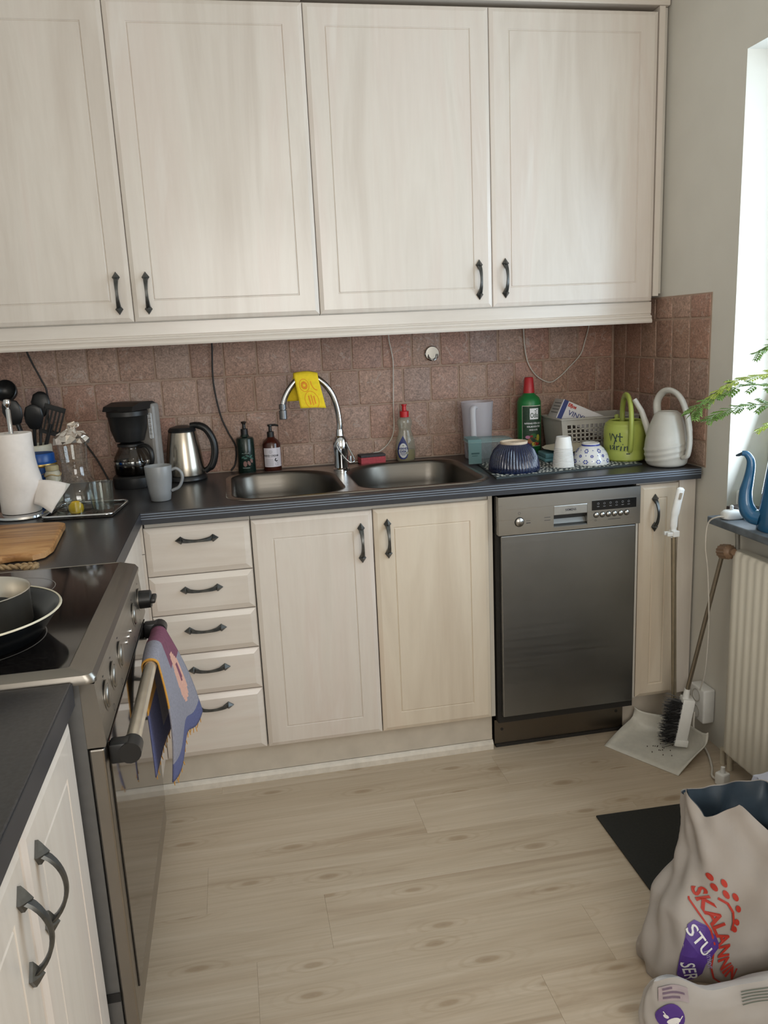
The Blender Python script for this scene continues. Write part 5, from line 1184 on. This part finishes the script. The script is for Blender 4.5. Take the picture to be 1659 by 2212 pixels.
blob = [(x+.018, z) for x, z in blob]; printed('purple_patch', fan(blob, 12), on_sack, PUR, t)
def up(fn, e): return lambda x, z: (fn(x, z)[0], fn(x, z)[1]-e, z)
printed('lettering', merge2d(xf2d(text2d('STU', .034, .0004), .819, .122, -1.05), xf2d(text2d('SER', .034, .0004), .801, .050, -1.25)), up(on_sack, .0016), INKW, t)['kind'] = 'stuff'
printed('lettering', xf2d(text2d('junior', .020), .838, .082, -1.40), up(on_sack, .0014), pm('lilac_ink', (160, 146, 196), .5), t)
seeds = [ellipse2d(x, z, .0055, .0085, .5, 12) for x, z in ((.858, .240), (.864, .220), (.884, .228), (.884, .208), (.902, .202), (.906, .178), (.902, .150), (.896, .136))]
xs_ = xf2d(text2d('SKALANNIN', .036, .0012), 0, 0, 0)
# brand lettering runs down along a curve
def bend(item):
    path = spline([(p[0], p[1], 0) for p in ((.835, .240), (.840, .200), (.856, .160), (.872, .112), (.872, .068), (.888, .038), (.925, .026))], 10); out = []
    for x, y in item[0]:
        q = min(.999, max(0, (x+.128)/.256))*(len(path)-1); i = int(q); p = path[i].lerp(path[i+1], q-i); T = (path[i+1]-path[i]).normalized()
        out.append((p.x-T.y*y, p.y+T.x*y))
    return out, item[1]
printed('lettering', bend(xs_), on_sack, INKR, t)
printed('wheat_emblem', merge2d(*seeds, stroke2d([(.868, .200), (.884, .192), (.893, .174), (.894, .152), (.890, .134)], .005), stroke2d([(.815, .215), (.818, .190), (.830, .168), (.846, .140), (.852, .110), (.848, .085), (.844, .060), (.850, .034), (.870, .014)], .004)), on_sack, INKR, t)
t = thing('flat_sack', 'low white sack with purple round emblem lying before the tall sack', 'sack', (0, 0, 0))
S2secs = [(.001, .885, -1.728, .215, .034), (.014, .885, -1.730, .230, .042), (.060, .885, -1.733, .236, .040), (.105, .885, -1.738, .234, .030), (.135, .885, -1.744, .228, .016), (.150, .885, -1.748, .222, .006)]
S2raw = sack_surface(0, 0, S2secs, 9, .003)
def S2(a, v):
    # the sack slumps lower towards its middle
    p = S2raw(a, v); q = min(1, max(0, (p.x-.69)/.10)); p.z *= 1-.30*q*q*(3-2*q); return p
SK2 = pm('sack_foil', (176, 172, 170), .45, var=.05, scale=14, bmp=.15)
m = MB(); V = m.grid([[S2(2*PI*i/110, .001+.149*(j/24)) for j in range(25)] for i in range(110)], closed_u=True); m.bm.faces.new([r[0] for r in V]); m.bm.faces.new([r[-1] for r in V]); m.build('sack_body', SK2, t, smooth=55)
def on_s2(x, z, e=.0035):
    lo, hi = PI, 2*PI
    for _ in range(26):
        mid = (lo+hi)/2
        if S2(mid, z).x < x: lo = mid
        else: hi = mid
    p = S2((lo+hi)/2, z); return (p.x, p.y-e, p.z)
on_s2b = lambda x, z: on_s2(x, z, .0045)
printed('round_emblem', fan([(.690+.026*math.cos(a), .080+.027*math.sin(a)) for a in [2*PI*k/24 for k in range(24)]], 6), on_s2, PUR, t)
printed('emblem_animal', merge2d(ellipse2d(.694, .074, .013, .0065, .25, 14), ellipse2d(.680, .083, .0055, .0035, -.6, 10), stroke2d([(.679, .087), (.675, .093)], .0018), stroke2d([(.706, .077), (.711, .085)], .0018), stroke2d([(.687, .070), (.684, .060)], .0032), stroke2d([(.701, .071), (.703, .060)], .0032)), on_s2b, INKW, t)
printed('lilac_panel', grid2d(.668, .728, .112, .140, 10, 5), on_s2, pm('lilac_panel', (166, 154, 160), .5), t)
printed('print_lines', merge2d(*[grid2d(.676, .676+w, z_, z_+.0038, 8, 1) for w, z_ in ((.020, .133), (.044, .1255), (.034, .117))]), on_s2b, pm('grey_lilac_ink', (112, 96, 116), .6), t)
printed('print_lines', merge2d(*[grid2d(.840, .965, z_, z_+.0026, 12, 1) for z_ in (.135, .127, .119, .111, .103)]), on_s2, pm('grey_green_ink', (96, 106, 100), .6), t)
# a further sack behind, seen only by its edge
t = thing('rear_sack', 'pale blue and purple sack standing behind the tall white sack', 'sack', (0, 0, 0))
S3 = sack_surface(0, 0, [(.001, 1.235, -1.375, .105, .050), (.04, 1.235, -1.375, .112, .055), (.15, 1.235, -1.375, .108, .050), (.24, 1.232, -1.375, .104, .040), (.285, 1.230, -1.375, .100, .020)], 21, .004)
m = MB(); V = m.grid([[S3(2*PI*i/60, .001+.283*(j/24)) for j in range(25)] for i in range(60)], closed_u=True); m.bm.faces.new([r[0] for r in V]); m.bm.faces.new([r[-1] for r in V]); m.build('sack_body', pm('sack_pale_blue', (176, 180, 196), .35, var=.08, scale=18, bmp=.15), t, smooth=55)
def on_s3(x, z):
    lo, hi = PI, 2*PI
    for _ in range(24):
        mid = (lo+hi)/2
        if S3(mid, z).x < x: lo = mid
        else: hi = mid
    p = S3((lo+hi)/2, z); return (p.x, p.y-.002, p.z)
printed('purple_patch', fan([(1.190+.038*math.cos(a), .185+.050*math.sin(a)) for a in [2*PI*k/24 for k in range(24)]], 5), on_s3, PUR, t)
